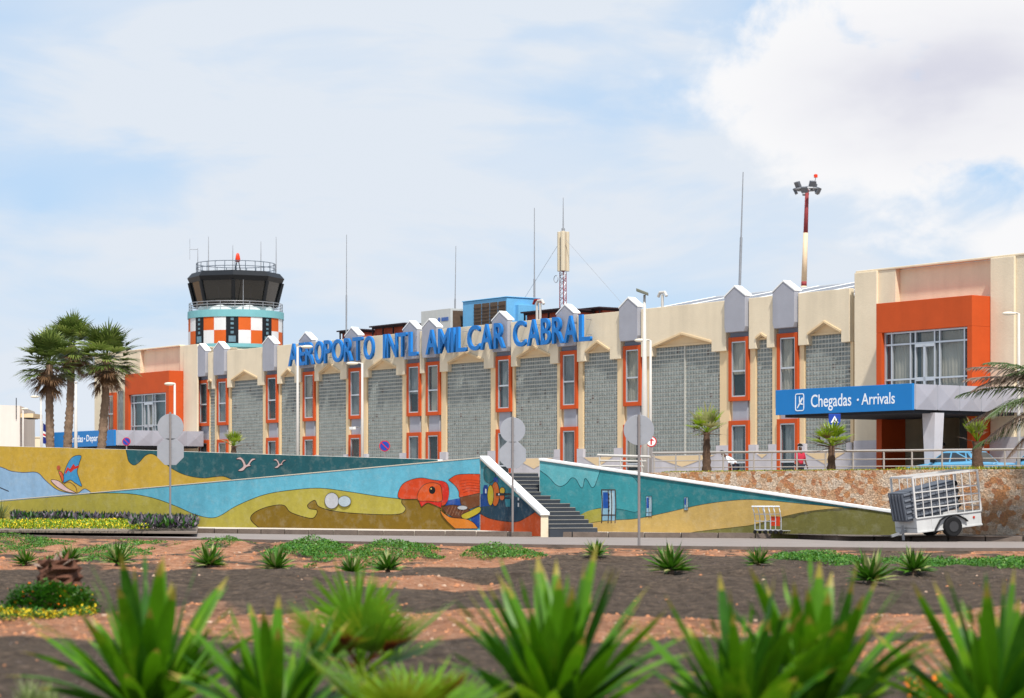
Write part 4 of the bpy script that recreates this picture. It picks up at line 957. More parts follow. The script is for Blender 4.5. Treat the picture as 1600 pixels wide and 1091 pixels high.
b = MB(); b.lathe([(.01, fz(278)), (.2, fz(277.5)), (.2, fz(273)), (.01, fz(272))], 10, c=(cx_ + .9, 0)); b.build('beacon', mat('beacon_red', '#e03a14', .4), t)

# ================================================================== STREET LAMPS, SIGNS, FLAGS
def lamp(px, Y, ptop, phead, label, zb=FL, arm_px=14, dx=-1, r=.05, hs=.6):
    X = (px - CX) / F * Y; t = thing('street_lamp', label, 'street lamp', (X, Y, zb), 0, 'single arm street lamps'); zt = H + (HY - ptop) / F * Y - zb; L_ = arm_px / F * Y
    b = MB(); b.tube([(0, 0, -.1), (0, 0, zt * .5), (0, 0, zt)], [r * 1.35, r * 1.15, r * .9], 10); b.build('pole', polewhite, t, True)
    b = MB(); b.tube([(0, 0, zt - .02), (dx * L_ * .4, 0, zt + .02), (dx * L_, 0, zt)], .035, 6); b.build('arm', polewhite, t)
    b = MB(); n = 10; c_ = Vector((dx * (L_ + .22 * hs), -.0, zt)); rings = [(-.42, .05), (-.34, .10), (-.15, .15), (.1, .16), (.3, .12), (.4, .03)]
    for q, (xx, rr) in enumerate(rings):
        for k in range(n): a = 2 * math.pi * k / n; b.v.append((c_.x + xx * -dx * hs * -1, c_.y + rr * hs * math.cos(a) * 1.1, c_.z + rr * hs * .75 * math.sin(a)))
    for q in range(len(rings) - 1):
        for k in range(n): b.f.append([q * n + k, q * n + (k + 1) % n, (q + 1) * n + (k + 1) % n, (q + 1) * n + k]); b.m.append(0)
    b.f.append(list(range(n))); b.m.append(0); b.f.append([(len(rings) - 1) * n + k for k in range(n)]); b.m.append(0)
    b.build('lamp_head', mat('lamp_cream', '#d9d0be', .5, .05), t, True); return t
lamp(64, 128, 620, 0, 'street lamp with head to the left standing just left of the palm group', arm_px=6)
lamp(36, 150, 639, 0, 'small lamp post at the corner of the white building', arm_px=0, hs=.55, dx=1)
lamp(273, 100, 600, 0, 'street lamp in front of the departures porch behind the octagonal sign back', arm_px=3)
lamp(465, 96, 542, 0, 'street lamp rising before the letter E of the big sign', arm_px=10, dx=1)
lamp(566, 96, 568, 0, 'street lamp whose head hangs under the letter O of AEROPORTO', arm_px=11)
lamp(1016.5, 88, 532, 0, 'short street lamp beside the thick floodlight pole', arm_px=10)
lamp(1592, 84, 490, 0, 'street lamp in front of the far right wall of the arrivals block', arm_px=10)
# thick white pole with floodlight
Y = 86; X = (1007 - CX) / F * Y; t = thing('floodlight_pole', 'thick white pole with a square floodlight at its top in front of the terminal', 'light pole', (X, Y, FL)); zt = H + (HY - 461) / F * Y - FL
b = MB(); b.tube([(0, 0, -.1), (0, 0, zt * .45), (0, 0, zt)], [.125, .11, .045], 12); b.build('pole', polewhite, t, True)
b = MB(); q = [(-.32, -.18, zt + .12), (.12, -.22, zt - .05), (.16, .2, zt - .02), (-.28, .25, zt + .15)]; b.add(q + [(x, y_, z + .12) for x, y_, z in q], [(3, 2, 1, 0), (4, 5, 6, 7), (0, 1, 5, 4), (1, 2, 6, 5), (2, 3, 7, 6), (3, 0, 4, 7)]); b.build('floodlight', mat('flood_grey', '#6a6c60', .5), t, bevel=.02)
# flag pole and flags
Y = 112; X = (118.5 - CX) / F * Y; t = thing('flagpole', 'bare white flagpole rising between the second and third palms', 'flagpole', (X, Y, FL))
b = MB(); zt = H + (HY - 600) / F * Y - FL; b.tube([(0, 0, 0), (0, 0, zt)], [.10, .06], 10); b.build('pole', polewhite, t, True)
b = MB(); b.lathe([(.01, zt), (.09, zt + .06), (.01, zt + .14)], 10); b.build('finial', polewhite, t, True)
Y = 125; X = (67 - CX) / F * Y; t = thing('flag', 'blue flag with white and red stripes hanging limp beside the lamp post', 'flag', (X, Y, 0)); 
b = MB(); nx, nz = 14, 18; zt_ = H + (HY - 661) / F * Y; zb_ = H + (HY - 693) / F * Y; wd = .62
for i in range(nx + 1):
    for j in range(nz + 1):
        u, v_ = i / nx, j / nz; b.v.append((u * wd, .07 * math.sin(u * 9 + v_ * 2), zb_ + (zt_ - zb_) * v_ - u * .42 * (.3 + .7 * v_)))
for i in range(nx):
    for j in range(nz):
        v_ = j / nz; m_ = 0
        if .30 <= v_ < .37 or .49 <= v_ < .56: m_ = 1
        elif .37 <= v_ < .49: m_ = 2
        a = i * (nz + 1) + j; b.f.append([a, a + nz + 1, a + nz + 2, a + 1]); b.m.append(m_)
b.build('cloth', [mat('flag_blue', '#1a2a78', .85), whitep, mat('flag_red', '#c02a38', .8)], t, True)
b = MB(); b.tube([(-.03, 0, FL), (-.03, 0, zt_ + .1)], .035, 8); b.build('pole', polewhite, t)
# backs of round and octagonal road signs
sgb = mat('sign_back', '#a3a5ab', .5, .06, 3, metal=.3); postm = mat('sign_post', '#8d8684', .6, .08, 4, metal=.2)
def sign_disc(mb, cx, z, r, n, yf=-.03, rot=0.0):
    p = [(cx + r * math.cos(2 * math.pi * k / n + rot), z + r * math.sin(2 * math.pi * k / n + rot)) for k in range(n)]; mb.szprism(p, yf, yf + .025, 0)
def back_sign(px, pbase, ptop, plates, label, zb=0.0, Y=None):
    Y = Y or (H - zb) * F / (pbase - HY); X = (px - CX) / F * Y; t = thing('road_sign', label, 'road sign', (X, Y, zb)); k = Y / F
    b = MB(); b.tube([(0, 0, 0), (0, 0, H + (HY - ptop) * k - zb)], .035, 8); b.build('post', postm, t)
    for (py, r, n) in plates:
        z = H + (HY - py) * k - zb
        b = MB(); sign_disc(b, .0, z, r * k, n, .045, math.pi / 8 if n == 8 else 0); o = b.build('plate', sgb, t, bevel=.004)
        b = MB()
        for dz in (-.35, .35): b.box(-.06, .06, .036, .044, z + dz * r * k - .015, z + dz * r * k + .015)
        b.build('bracket', sgb, o)
    return t
back_sign(266, 828, 644, [(667, 20.5, 28), (706, 22.5, 8)], 'back of round and octagonal road signs on one post before the left purple hedge', .142)
back_sign(801, 832, 651, [(672, 20, 28), (711, 22.5, 8)], 'back of round and octagonal road signs on one post before the stair wall', .142)
back_sign(998.5, 855.5, 648, [(672, 24, 32)], 'back of a single large round sign on a post beside the road')
# front-facing signs
def front_sign(px, py, r, Y, zb, label, kind):
    X = (px - CX) / F * Y; t = thing('road_sign', label, 'road sign', (X, Y, zb)); k = Y / F; z = H + (HY - py) * k - zb
    b = MB(); b.tube([(0, .04, 0), (0, .04, z + r * k)], .03, 8); b.build('post', postm, t)
    red = mat('sign_red', '#c02028', .5, .04); blu = mat('sign_darkblue', '#1c3f9a', .5, .04); rr = r * k
    if kind == 'nostop':
        b = MB(); sign_disc(b, 0, z, rr, 28, 0); sign_disc(b, 0, z, rr * .84, 28, -.006)
        b.m = [0 if i < 30 else 1 for i in range(len(b.m))]
        b.bar((-rr * .6, -.011, z + rr * .6), (rr * .6, -.011, z - rr * .6), .006, rr * .17, 0); b.build('plate', [red, blu], t)
    elif kind == 'nostop2':
        b = MB(); sign_disc(b, 0, z, rr, 28, 0); b.szprism([(rr * .8 * math.cos(a * math.pi / 12), z + rr * .8 * math.sin(a * math.pi / 12)) for a in range(24)], -.008, -.001, 1); b.build('plate', [red, whitep], t)
        b = MB(); b.szprism([(-.03, z - rr * .6), (.03, z - rr * .6), (.03, z + rr * .3), (-.03, z + rr * .3)], -.014, -.009); b.szprism([(-.12, z + rr * .15), (.12, z + rr * .15), (0, z + rr * .6)], -.0145, -.0095); b.build('emblem', red, t)
    else:
        b = MB(); b.box(-rr, rr, -.02, 0, z - rr, z + rr); po = b.build('plate', blu, t, bevel=.01)
        b = MB(); b.szprism([(-rr * .66, z - rr * .5), (rr * .66, z - rr * .5), (0, z + rr * .68)], -.027, -.021); b.build('triangle', whitep, po)
        b = MB(); q = rr
        b.szprism([(-.04 * q, z + .08 * q), (.1 * q, z + .08 * q), (.12 * q, z - .14 * q), (.26 * q, z - .4 * q), (.14 * q, z - .4 * q), (.0, z - .2 * q), (-.14 * q, z - .4 * q), (-.26 * q, z - .4 * q), (-.08 * q, z - .14 * q)], -.033, -.028)
        b.szprism([(.03 * q + .08 * q * math.cos(a), z + .18 * q + .08 * q * math.sin(a)) for a in [i * math.pi / 5 for i in range(10)]], -.033, -.028)
        for i in range(3): b.box((-.4 + .3 * i) * q, (-.25 + .3 * i) * q, -.033, -.028, z - .48 * q, z - .43 * q)
        b.build('pictogram', mat('black_ink', '#0c0c0e', .6), po)
front_sign(601, 697, 8.5, 92, FL, 'round blue and red no stopping sign in front of the glass block bay', 'nostop')
front_sign(197.5, 690, 6.5, 108, FL, 'small round blue and red sign under the departures canopy', 'nostop')
front_sign(1017.5, 690, 8.5, 87.5, FL, 'round white sign with red ring half hidden behind the big round sign back', 'nostop2')
front_sign(1304, 656, 9.3, 84, FL, 'square blue pedestrian crossing sign above the short palm by the arrivals canopy', 'ped')

# ================================================================== RAILINGS
AR = 81.6
rt = thing('handrail', 'long grey metal handrail along the terrace edge above the stone wall', 'railing', (0, 0, 0))
def rp_(px, z): Y = wallY(px, AR); return Vector(((px - CX) / F * Y, Y, z))
posts = [1022, 1056, 1093, 1130, 1178, 1206, 1245, 1290, 1333, 1381, 1425, 1472, 1520, 1570, 1640, 1700]
zr = 2.74
b = MB()
b.tube([rp_(1020, zr), rp_(1720, zr)], .038, 8); b.build('top_rail', rail_m, rt)
for dz in (.27, .5, .72): b = MB(); b.tube([rp_(1020, zr - dz), rp_(1720, zr - dz)], .02, 6); b.build('rail', rail_m, rt)
for px in posts: b = MB(); b.tube([rp_(px, FL - .1), rp_(px, zr)], .03, 6); b.build('post', rail_m, rt)
gt = thing('barrier', 'white painted tubular barrier at the top of the stairs', 'railing', (0, 0, 0)); AG = 79.0
def gp(px, py): Y = wallY(px, AG); return P(px, py, Y)
for (p, q, r_) in (((934, 711.5), (1016, 714), .045), ((936, 720), (1010, 721), .03), ((936, 728), (1006, 729), .03), ((936, 736), (1000, 737), .03)):
    b = MB(); b.tube([gp(*p), gp(*q)], r_, 8); b.build('rail', polewhite, gt)
for px in (937, 970, 1003): b = MB(); b.tube([gp(px, 712), gp(px, 748)], .03, 8); b.build('post', polewhite, gt)

# ================================================================== WHITE BUILDING AT THE LEFT
Y = 150; t = thing('white_building', 'low plain white building at the left edge with a small canopy', 'building', (0, 0, 0)); wb_ = MB(); k = Y / F
x1 = (31 - CX) * k; z1 = H + (HY - 634) * k
wb_.add([(x1, Y, FL - .5), (x1, Y, z1), (x1 - 14, Y - 6, z1 + .35), (x1 - 14, Y - 6, FL - .5), (x1 - 1.5, Y + 12, FL - .5), (x1 - 1.5, Y + 12, z1), (x1 - 11, Y + 6, z1 + .35)], [(3, 0, 1, 2), (0, 4, 5, 1), (1, 5, 6, 2)])
wb_.build('wall', mat('white_wall', '#dcd2c8', .9, .04, .5, streak=.08), t)
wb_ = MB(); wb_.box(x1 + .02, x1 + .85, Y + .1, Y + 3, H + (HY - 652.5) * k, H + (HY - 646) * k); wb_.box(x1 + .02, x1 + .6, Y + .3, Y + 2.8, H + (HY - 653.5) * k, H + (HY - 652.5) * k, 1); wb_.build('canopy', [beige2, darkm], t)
wb_ = MB(); wb_.tube([(x1 - .2, Y - .15, H + (HY - 655) * k), (x1 - .2, Y - .15, H + (HY - 622) * k)], .03, 6); wb_.build('pipe', darkm, t)
Y2 = 175; t = thing('perimeter_wall', 'low cream wall far behind the flag and palms', 'wall', (0, 0, 0)); wb_ = MB(); k = Y2 / F; wb_.box((30 - CX) * k, (64 - CX) * k, Y2, Y2 + .3, FL - .3, H + (HY - 684) * k); wb_.box((29 - CX) * k, (65 - CX) * k, Y2 - .05, Y2 + .35, H + (HY - 684) * k, H + (HY - 682.5) * k); wb_.build('wall', beige, t)

# ================================================================== PLANTS
lf = leafmat('leaf_yucca', '#4f7a1c', '#6c8e22', k=.85, trans=.3)
lfd = leafmat('leaf_dark', '#366a12', '#4c7c1e', k=.85, trans=.35)
lff = leafmat('leaf_front', '#578c0e', '#90ac1e', k=.95, trans=.4, scale=3)
lfy = leafmat('leaf_fan_yellow', '#84a01e', '#a3a32c', k=.95, trans=.4)
lpale = leafmat('leaf_pale', '#a8a86c', '#8a9a4c', k=.9, trans=.3)
lfw = leafmat('leaf_washingtonia', '#56692c', '#7c8844', k=.85, trans=.25)
lfw2 = leafmat('leaf_washingtonia_light', '#869a48', '#a09c5c', k=.9, trans=.3)
dead = leafmat('dead_frond', '#7a5c40', '#5e4230', k=.75, trans=.2)
trunkm = mat('palm_trunk', '#8a725e', .95, .3, 6, .9, 12, k=.8)
lgc = leafmat('leaf_ground_cover', '#3f7a1e', '#5a8e22', k=.8, trans=.3)
def blade(mb, base, az, el, L, wd, droop, n=6, m=0, twist=0.0, fold=.35, shape=0, tip=None):
    d = Vector((math.cos(az) * math.cos(el), math.sin(az) * math.cos(el), math.sin(el))); side = Vector((-math.sin(az), math.cos(az), 0)); side = (side * math.cos(twist) + d.cross(side) * math.sin(twist)).normalized()
    p = Vector(base); b = len(mb.v); hd = Vector((math.cos(az), math.sin(az), 0)); e = el
    for i in range(n + 1):
        t = i / n
        if shape == 0: ww_ = wd * (.55 + 1.3 * t - .2 * t * t) * (1 - t ** 3.2) * .75 + wd * .02
        if tip is not None: ww_ *= 1
        else: ww_ = wd * math.sin(min(1, t * 1.15 + .12) * math.pi) ** .7 * .9 + .004 if t < .85 else wd * (1 - t) * 2.2
        up = side.cross(d).normalized()
        mb.v += [tuple(p - side * ww_ / 2 + up * ww_ * fold * .5), tuple(p), tuple(p + side * ww_ / 2 + up * ww_ * fold * .5)]
        p = p + d * (L / n); e -= droop / n * (0.4 + 1.6 * t); d = (hd * math.cos(e) + Vector((0, 0, math.sin(e)))).normalized()
    for i in range(n):
        a = b + 3 * i; mm_ = tip if (tip is not None and i >= n - 1) else m; mb.f += [[a, a + 1, a + 4, a + 3], [a + 1, a + 2, a + 5, a + 4]]; mb.m += [mm_, mm_]
def yucca_mesh(n, L, wd, seed, mats, name='leaves', spread=(.15, 1.45), n_seg=6, droop=.7):
    random.seed(seed); mb = MB()
    for i in range(n):
        t = i / n; el = R(88) - (spread[0] + (spread[1] - spread[0]) * t ** .8) + ru(-.12, .12); az = i * 2.399 + ru(-.3, .3)
        blade(mb, (0.03 * math.cos(az), .03 * math.sin(az), .05 + .12 * L * (1 - t)), az, el, L * ru(.8, 1.1), wd * ru(.8, 1.1), droop * ru(.3, 1.2) * (.4 + t), n_seg, 0 if rnd() < .75 or len(mats) < 2 else 1, ru(-.5, .5), .35, 0, (2 if len(mats) > 2 and rnd() < .6 else None))
    return mb
def fan_leaf(mb, base, az, el, Lp, Lb, nb=14, span=2.4, m=0, droop=.8, mp=0, wd=None):
    """petiole and a palmate fan of segments"""
    d = Vector((math.cos(az) * math.cos(el), math.sin(az) * math.cos(el), math.sin(el))); side = Vector((-math.sin(az), math.cos(az), 0)); up = side.cross(d) * -1
    if up.z < 0: up = -up
    p0 = Vector(base); p1 = p0 + d * Lp + Vector((0, 0, -.08 * Lp)); mb.tube([p0, (p0 + p1) / 2 + Vector((0, 0, .04 * Lp)), p1], [.018, .014, .01], 4, mp)
    wd = wd or Lb * .13
    for k in range(nb):
        a = -span / 2 + span * k / (nb - 1) + ru(-.05, .05); dd = (d * math.cos(a) + side * math.sin(a)).normalized(); L = Lb * (1 - .25 * abs(a) / (span / 2)) * ru(.85, 1.1)
        nrm = dd.cross(up).normalized(); b = len(mb.v); q = p1.copy(); dirn = dd.copy(); lift = up * (.25 * abs(math.sin(a)))
        dirn = (dirn + lift).normalized()
        for i in range(4):
            t = i / 3; w2 = wd * (.35 + .9 * t - 1.2 * t * t) * .9 + .002
            mb.v += [tuple(q - nrm * w2 / 2), tuple(q + nrm * w2 / 2)]
            q = q + dirn * (L / 3); dirn = (dirn + Vector((0, 0, -droop * .35 * (t + .25)))).normalized()
        for i in range(3): mb.f.append([b + 2 * i, b + 2 * i + 1, b + 2 * i + 3, b + 2 * i + 2]); mb.m.append(m)
def trunk_mesh(h, r0, r1, lean=0.0, seed=0, rings=14):
    random.seed(seed); mb = MB(); n = 12; k = max(6, int(h / .12))
    for i in range(k + 1):
        t = i / k; r = (r0 + (r1 - r0) * min(1, t * 1.4)) * (1 + (.09 if i % 2 else -.05)); cx_ = lean * math.sin(t * 1.5); 
        for q in range(n): a = 2 * math.pi * q / n + (.26 if i % 2 else 0); rr = r * ru(.88, 1.14); mb.v.append((cx_ + rr * math.cos(a), rr * math.sin(a), t * h))
    for i in range(k):
        for q in range(n): mb.f.append([i * n + q, i * n + (q + 1) % n, (i + 1) * n + (q + 1) % n, (i + 1) * n + q]); mb.m.append(0)
    return mb
# three tall fan palms
def tall_palm(px, Y, ptop_tr, lean, seed, label, R_, zc_px, nl=70):
    X = (px - CX) / F * Y; t = thing('palm_tree', label, 'palm tree', (X, Y, FL - .1), 0, 'tall fan palms left of the departures block'); h = H + (HY - ptop_tr) / F * Y - FL + .1
    trunk_mesh(h, .24, .185, lean, seed).build('trunk', trunkm, t, True)
    random.seed(seed + 5); g = MB(); dd = MB(); top = Vector((lean, 0, h))
    for i in range(nl):
        u = i / nl; el = R(82) - u * R(118) + ru(-.25, .25); az = i * 2.399 + ru(-.2, .2); Lp = R_ * ru(.40, .62)
        if el > R(-22): fan_leaf(g, top + Vector((0, 0, .1 * ru(-1, 1))), az, el, Lp, R_ * ru(.46, .58), 15, 2.5, 0 if rnd() < .68 else 1, 1.5, 0, R_ * .10)
        else: fan_leaf(g if rnd() < .25 else dd, top - Vector((0, 0, .15)), az, el, Lp * .9, R_ * .5, 12, 1.8, 0, 1.3)
    for i in range(52):
        az = ru(0, 6.28); el = R(ru(-78, -8)); fan_leaf(dd, top - Vector((0, 0, ru(-.1, .5))), az, el, R_ * ru(.25, .55), R_ * ru(.3, .46), 10, 1.5, 0, 2.0)
    g.build('crown', [lfw, lfw2], t); dd.build('dead_leaves', [dead], t)
tall_palm(80, 115, 570, -.10, 3, 'leftmost tall fan palm, shorter, with the widest skirt of dead leaves', 1.9, 0)
tall_palm(100, 120, 540, .4, 11, 'middle and tallest fan palm of the group of three', 1.9, 0)
tall_palm(151, 116, 562, .5, 23, 'rightmost tall fan palm with its trunk before the departures sign', 1.95, 0)
# small palms on the bed
def small_palm(px, pbase, ptop, Y, zb, seed, label, R_, nl, mats=(lfy, lpale), tr=.13, ndead=6, elmin=20):
    X = (px - CX) / F * Y; t = thing('young_palm', label, 'palm tree', (X, Y, zb)); h = H + (HY - ptop) / F * Y - zb
    trunk_mesh(h, tr * 1.35, tr, 0, seed).build('trunk', mat('palm_trunk_dark', '#6c5444', .95, .3, 8, .9, 14, k=.7), t, True)
    random.seed(seed); g = MB(); d = MB()
    for i in range(nl): fan_leaf(g, (0, 0, h), i * 2.399 + ru(-.4, .4), R(elmin + (80 - elmin) * (1 - i / nl)) + ru(-.25, .25), R_ * .4, R_ * .6 * ru(.8, 1.1), 10, 2.3, 0 if rnd() < .7 else 1, .9, 0, R_ * .15)
    for i in range(ndead): fan_leaf(d, (0, 0, h - .05), i * 1.1 + ru(-.3, .3), R(ru(-15, 40)), R_ * .5, R_ * .45, 7, 1.3, 0, 1.0)
    g.build('crown', list(mats), t)
    if ndead: d.build('dead_leaves', dead, t)
    return t
small_palm(1104, 740, 676, wallY(1104, 80), 2.05, 31, 'young palm with yellow green crown on a rough trunk above the ramp wall', 1.0, 15, tr=.11, elmin=5)
small_palm(1299, 737, 697, wallY(1299, 80), 2.05, 37, 'short young palm with half dry leaves below the blue crossing sign', 1.0, 14, ndead=10, tr=.1, elmin=5)
small_palm(1527, 735, 690, wallY(1527, 80), 2.05, 41, 'short young palm with bright upright leaves in front of the parked taxi', .85, 10, ndead=3, elmin=45, tr=.14)
small_palm(365, 706, 697, 92, 1.9, 43, 'young palm crown peeping over the dark teal mural wall', .75, 12, ndead=2, tr=.1)
# date palm at the right edge
Y = 66; X = (1668 - CX) / F * Y; t = thing('date_palm', 'date palm with arching feathery fronds reaching in from the right edge', 'palm tree', (X, Y, 1.9))
trunk_mesh(2.1, .3, .25, 0, 5).build('trunk', trunkm, t, True); random.seed(77)
def feather(mb, base, az, el, L, droop, m=0):
    p = Vector(base); e = el; hd = Vector((math.cos(az), math.sin(az), 0)); side = Vector((-math.sin(az), math.cos(az), 0)); n = 26; pts = []
    for i in range(n + 1):
        pts.append(p.copy()); d = hd * math.cos(e) + Vector((0, 0, math.sin(e))); p = p + d * (L / n); e -= droop / n
    mb.tube(pts[::4] + [pts[-1]], [.022] * len(pts[::4]) + [.006], 4, m)
    for i in range(3, n):
        d = (pts[i + 1] - pts[i]).normalized()
        for sgn in (-1, 1):
            for q in (0, .5):
                l = L * .2 * math.sin(math.pi * (i / n) ** .8) + .08; dirn = (side * sgn * .75 + d * .75 + Vector((0, 0, ru(-.25, .15)))).normalized(); b0 = pts[i] + d * (L / n) * q; wv = d * .024
                mb.add([b0 - wv, b0 + wv, b0 + dirn * l * .6 + wv * .9 + Vector((0, 0, -.02)), b0 + dirn * l * .6 - wv * .9 + Vector((0, 0, -.02)), b0 + dirn * l + Vector((0, 0, -.1 * l / .3))], [(0, 1, 2, 3), (3, 2, 4)], m)
g = MB(); dd = MB()
for (az, el, L, dr, m_) in ((176, 22, 2.9, .75, 0), (181, 32, 2.8, .8, 1), (166, 42, 2.8, .9, 1), (193, 48, 2.6, 1.0, 0), (184, 40, 2.7, 1.3, 1), (170, 5, 2.7, .7, 1), (190, -12, 2.5, .5, 1), (178, -22, 2.7, .2, 0), (200, 12, 2.6, .9, 0), (160, 50, 2.4, 1.5, 1), (186, -38, 2.2, .2, 1), (172, 62, 2.2, 1.8, 0), (240, 40, 2.4, 1, 0), (300, 30, 2.4, 1, 0), (0, 30, 2.4, 1, 0), (60, 30, 2.4, 1, 0), (110, 40, 2.4, 1, 0), (330, 10, 2.4, 1, 1), (260, 0, 2.3, 1, 1)):
    feather(dd if m_ else g, (0, 0, 2.2), R(az), R(el), L * 1.12, dr)
g.build('crown', leafmat('leaf_date', '#5a7040', '#7a8a50', k=.8), t); dd.build('dead_leaves', leafmat('frond_brown', '#9a8474', '#80604c', k=.75), t)
# ================================================================== GARDEN SOIL
def sst(a, b, x):
    t = min(1, max(0, (x - a) / (b - a))); return t * t * (3 - 2 * t)
def nearY(x):      # garden side of the road at a given x
    for i in range(len(NP) - 1):
        a, b = NP[i], NP[i + 1]
        if a.x <= x <= b.x: return a.y + (b.y - a.y) * (x - a.x) / (b.x - a.x) - .22
    return NP[0].y - .22 if x < NP[0].x else NP[-1].y - .22
def gz(x, y):
    e = nearY(x); f = sst(0, 3, e - y)
    n1 = noise.noise(Vector((x * .22, y * .13, 1.7))); n2 = noise.noise(Vector((x * .9, y * .8, 4.2))); n3 = noise.noise(Vector((x * 3, y * 3, 7.7)))
    z = -.05 + f * (.12 * n1 + .09 * n2)
    ridge = math.exp(-((y - (e - 8)) / 5.0) ** 2) * sst(4, -3, x); z += f * ridge * (.06 + .12 * n2)
    z += .10 * math.exp(-((y - 40) / 3.5) ** 2) * (1 + n2); z += .06 * math.exp(-((y - 31) / 1.5) ** 2)
    return z + .035 * n3 * f
def soilred(x, y):
    n = noise.noise(Vector((x * .25, y * .2, 9.3))) ; n2 = noise.noise(Vector((x * 1.3, y * .8, 3.3)))
    far_b = 44 + 9.5 * sst(-2, 1.5, x) + 2.5 * n + 1.2 * n2
    r = sst(-.6, .6, y - far_b) * (1 - .9 * sst(-.05, .3, n2 + .3 * n + .22 * sst(-3, 3, x)) )
    lo, hi = 24.0 + 1.0 * sst(2, 6, x), 28.3 - 1.5 * sst(1.5, 3.0, x) + 2.5 * sst(3.3, 5, x)
    r = max(r, sst(-.25, .25, y - lo - .5 * n2 - .4 * n) * sst(-.25, .25, hi - y + .5 * n2 + .4 * n))
    r = max(r, sst(-.2, .2, y - 19.3 - .3 * n2) * sst(-.2, .2, 23 - y + .3 * n2) * sst(2.4, 3.4, x + n2))
    r = max(r, .9 * sst(1.0, .6, math.hypot((x + 1.4) / 1.7, (y - 37.5) / 1.9) + .5 * n2))
    r = max(r, .6 * sst(.9, .5, math.hypot((x + 4.3) / .9, (y - 28) / 2.5) + .5 * n2))
    return min(1, max(0, r))
xs = [-24 + .16 * i for i in range(301)]; yv = []; y = 8.0
while y < 80: yv.append(y); y += max(.08, y * .0042)
gm = bpy.data.meshes.new('garden_soil'); V = []; S = []
for y in yv:
    for x in xs:
        yy = min(y, nearY(x)); V.append((x, yy, gz(x, yy) if yy == y else -.02)); S.append(soilred(x, yy))
nx = len(xs); Fc = []
for j in range(len(yv) - 1):
    for i in range(nx - 1):
        a = j * nx + i
        if V[a + nx][1] - V[a][1] < 1e-4 and V[a + nx + 1][1] - V[a + 1][1] < 1e-4: continue
        Fc.append((a, a + 1, a + nx + 1, a + nx))
gm.from_pydata(V, [], Fc); gm.polygons.foreach_set('use_smooth', [True] * len(Fc))
at = gm.attributes.new('soil', 'FLOAT', 'POINT'); at.data.foreach_set('value', S)
def soilmat():
    m = bpy.data.materials.new('soil'); m.use_nodes = True; n = m.node_tree.nodes; l = m.node_tree.links; p = n['Principled BSDF']; p.inputs['Roughness'].default_value = .97; p.inputs['Specular IOR Level'].default_value = .15
    t = n.new('ShaderNodeTexCoord'); at = n.new('ShaderNodeAttribute'); at.attribute_name = 'soil'
    def nz(sc_, d, r=.6):
        a = n.new('ShaderNodeTexNoise'); a.inputs['Scale'].default_value = sc_; a.inputs['Detail'].default_value = d; a.inputs['Roughness'].default_value = r; l.new(t.outputs['Object'], a.inputs['Vector']); return a.outputs['Fac']
    fine = nz(7, 12, .8); mid = nz(1.6, 10, .7); vor = n.new('ShaderNodeTexVoronoi'); vor.inputs['Scale'].default_value = 22; l.new(t.outputs['Object'], vor.inputs['Vector'])
    ad = n.new('ShaderNodeMath'); ad.operation = 'MULTIPLY_ADD'; l.new(fine, ad.inputs[0]); ad.inputs[1].default_value = 2.2; 
    sub = n.new('ShaderNodeMath'); sub.operation = 'SUBTRACT'; l.new(at.outputs['Fac'], sub.inputs[0]); sub.inputs[1].default_value = 1.05; l.new(sub.outputs[0], ad.inputs[2])
    mr = n.new('ShaderNodeMapRange'); mr.inputs['From Min'].default_value = .2; mr.inputs['From Max'].default_value = .85; l.new(ad.outputs[0], mr.inputs['Value'])
    c1 = n.new('ShaderNodeValToRGB'); e = c1.color_ramp.elements; e[0].position = .36; e[0].color = (*[x * .6 for x in lin('#50443a')], 1); e[1].position = .66; e[1].color = (*lin('#7c6b5c'), 1); l.new(fine, c1.inputs[0])
    c2 = n.new('ShaderNodeValToRGB'); e = c2.color_ramp.elements; e[0].position = .32; e[0].color = (*lin('#94583a'), 1); e[1].position = .7; e[1].color = (*[x * .9 for x in lin('#d6ae92')], 1); x = e.new(.5); x.color = (*lin('#b88464'), 1); l.new(fine, c2.inputs[0])
    mx = n.new('ShaderNodeMix'); mx.data_type = 'RGBA'; l.new(mr.outputs[0], mx.inputs['Factor']); l.new(c1.outputs[0], mx.inputs['A']); l.new(c2.outputs[0], mx.inputs['B'])
    mv = n.new('ShaderNodeMapRange'); mv.inputs['From Min'].default_value = .3; mv.inputs['From Max'].default_value = .7; mv.inputs['To Min'].default_value = .6; mv.inputs['To Max'].default_value = 1.3; l.new(mid, mv.inputs['Value'])
    vs = n.new('ShaderNodeVectorMath'); vs.operation = 'SCALE'; l.new(mx.outputs['Result'], vs.inputs[0]); l.new(mv.outputs[0], vs.inputs['Scale']); l.new(vs.outputs[0], p.inputs['Base Color'])
    b = n.new('ShaderNodeBump'); b.inputs['Strength'].default_value = .9; b.inputs['Distance'].default_value = .16; l.new(fine, b.inputs['Height'])
    b2 = n.new('ShaderNodeBump'); b2.inputs['Strength'].default_value = .6; b2.inputs['Distance'].default_value = .03; l.new(vor.outputs['Distance'], b2.inputs['Height']); l.new(b.outputs[0], b2.inputs['Normal']); l.new(b2.outputs[0], p.inputs['Normal'])
    return m
gm.materials.append(soilmat()); go = bpy.data.objects.new('garden_soil', gm); sc.collection.objects.link(go); structure(go)
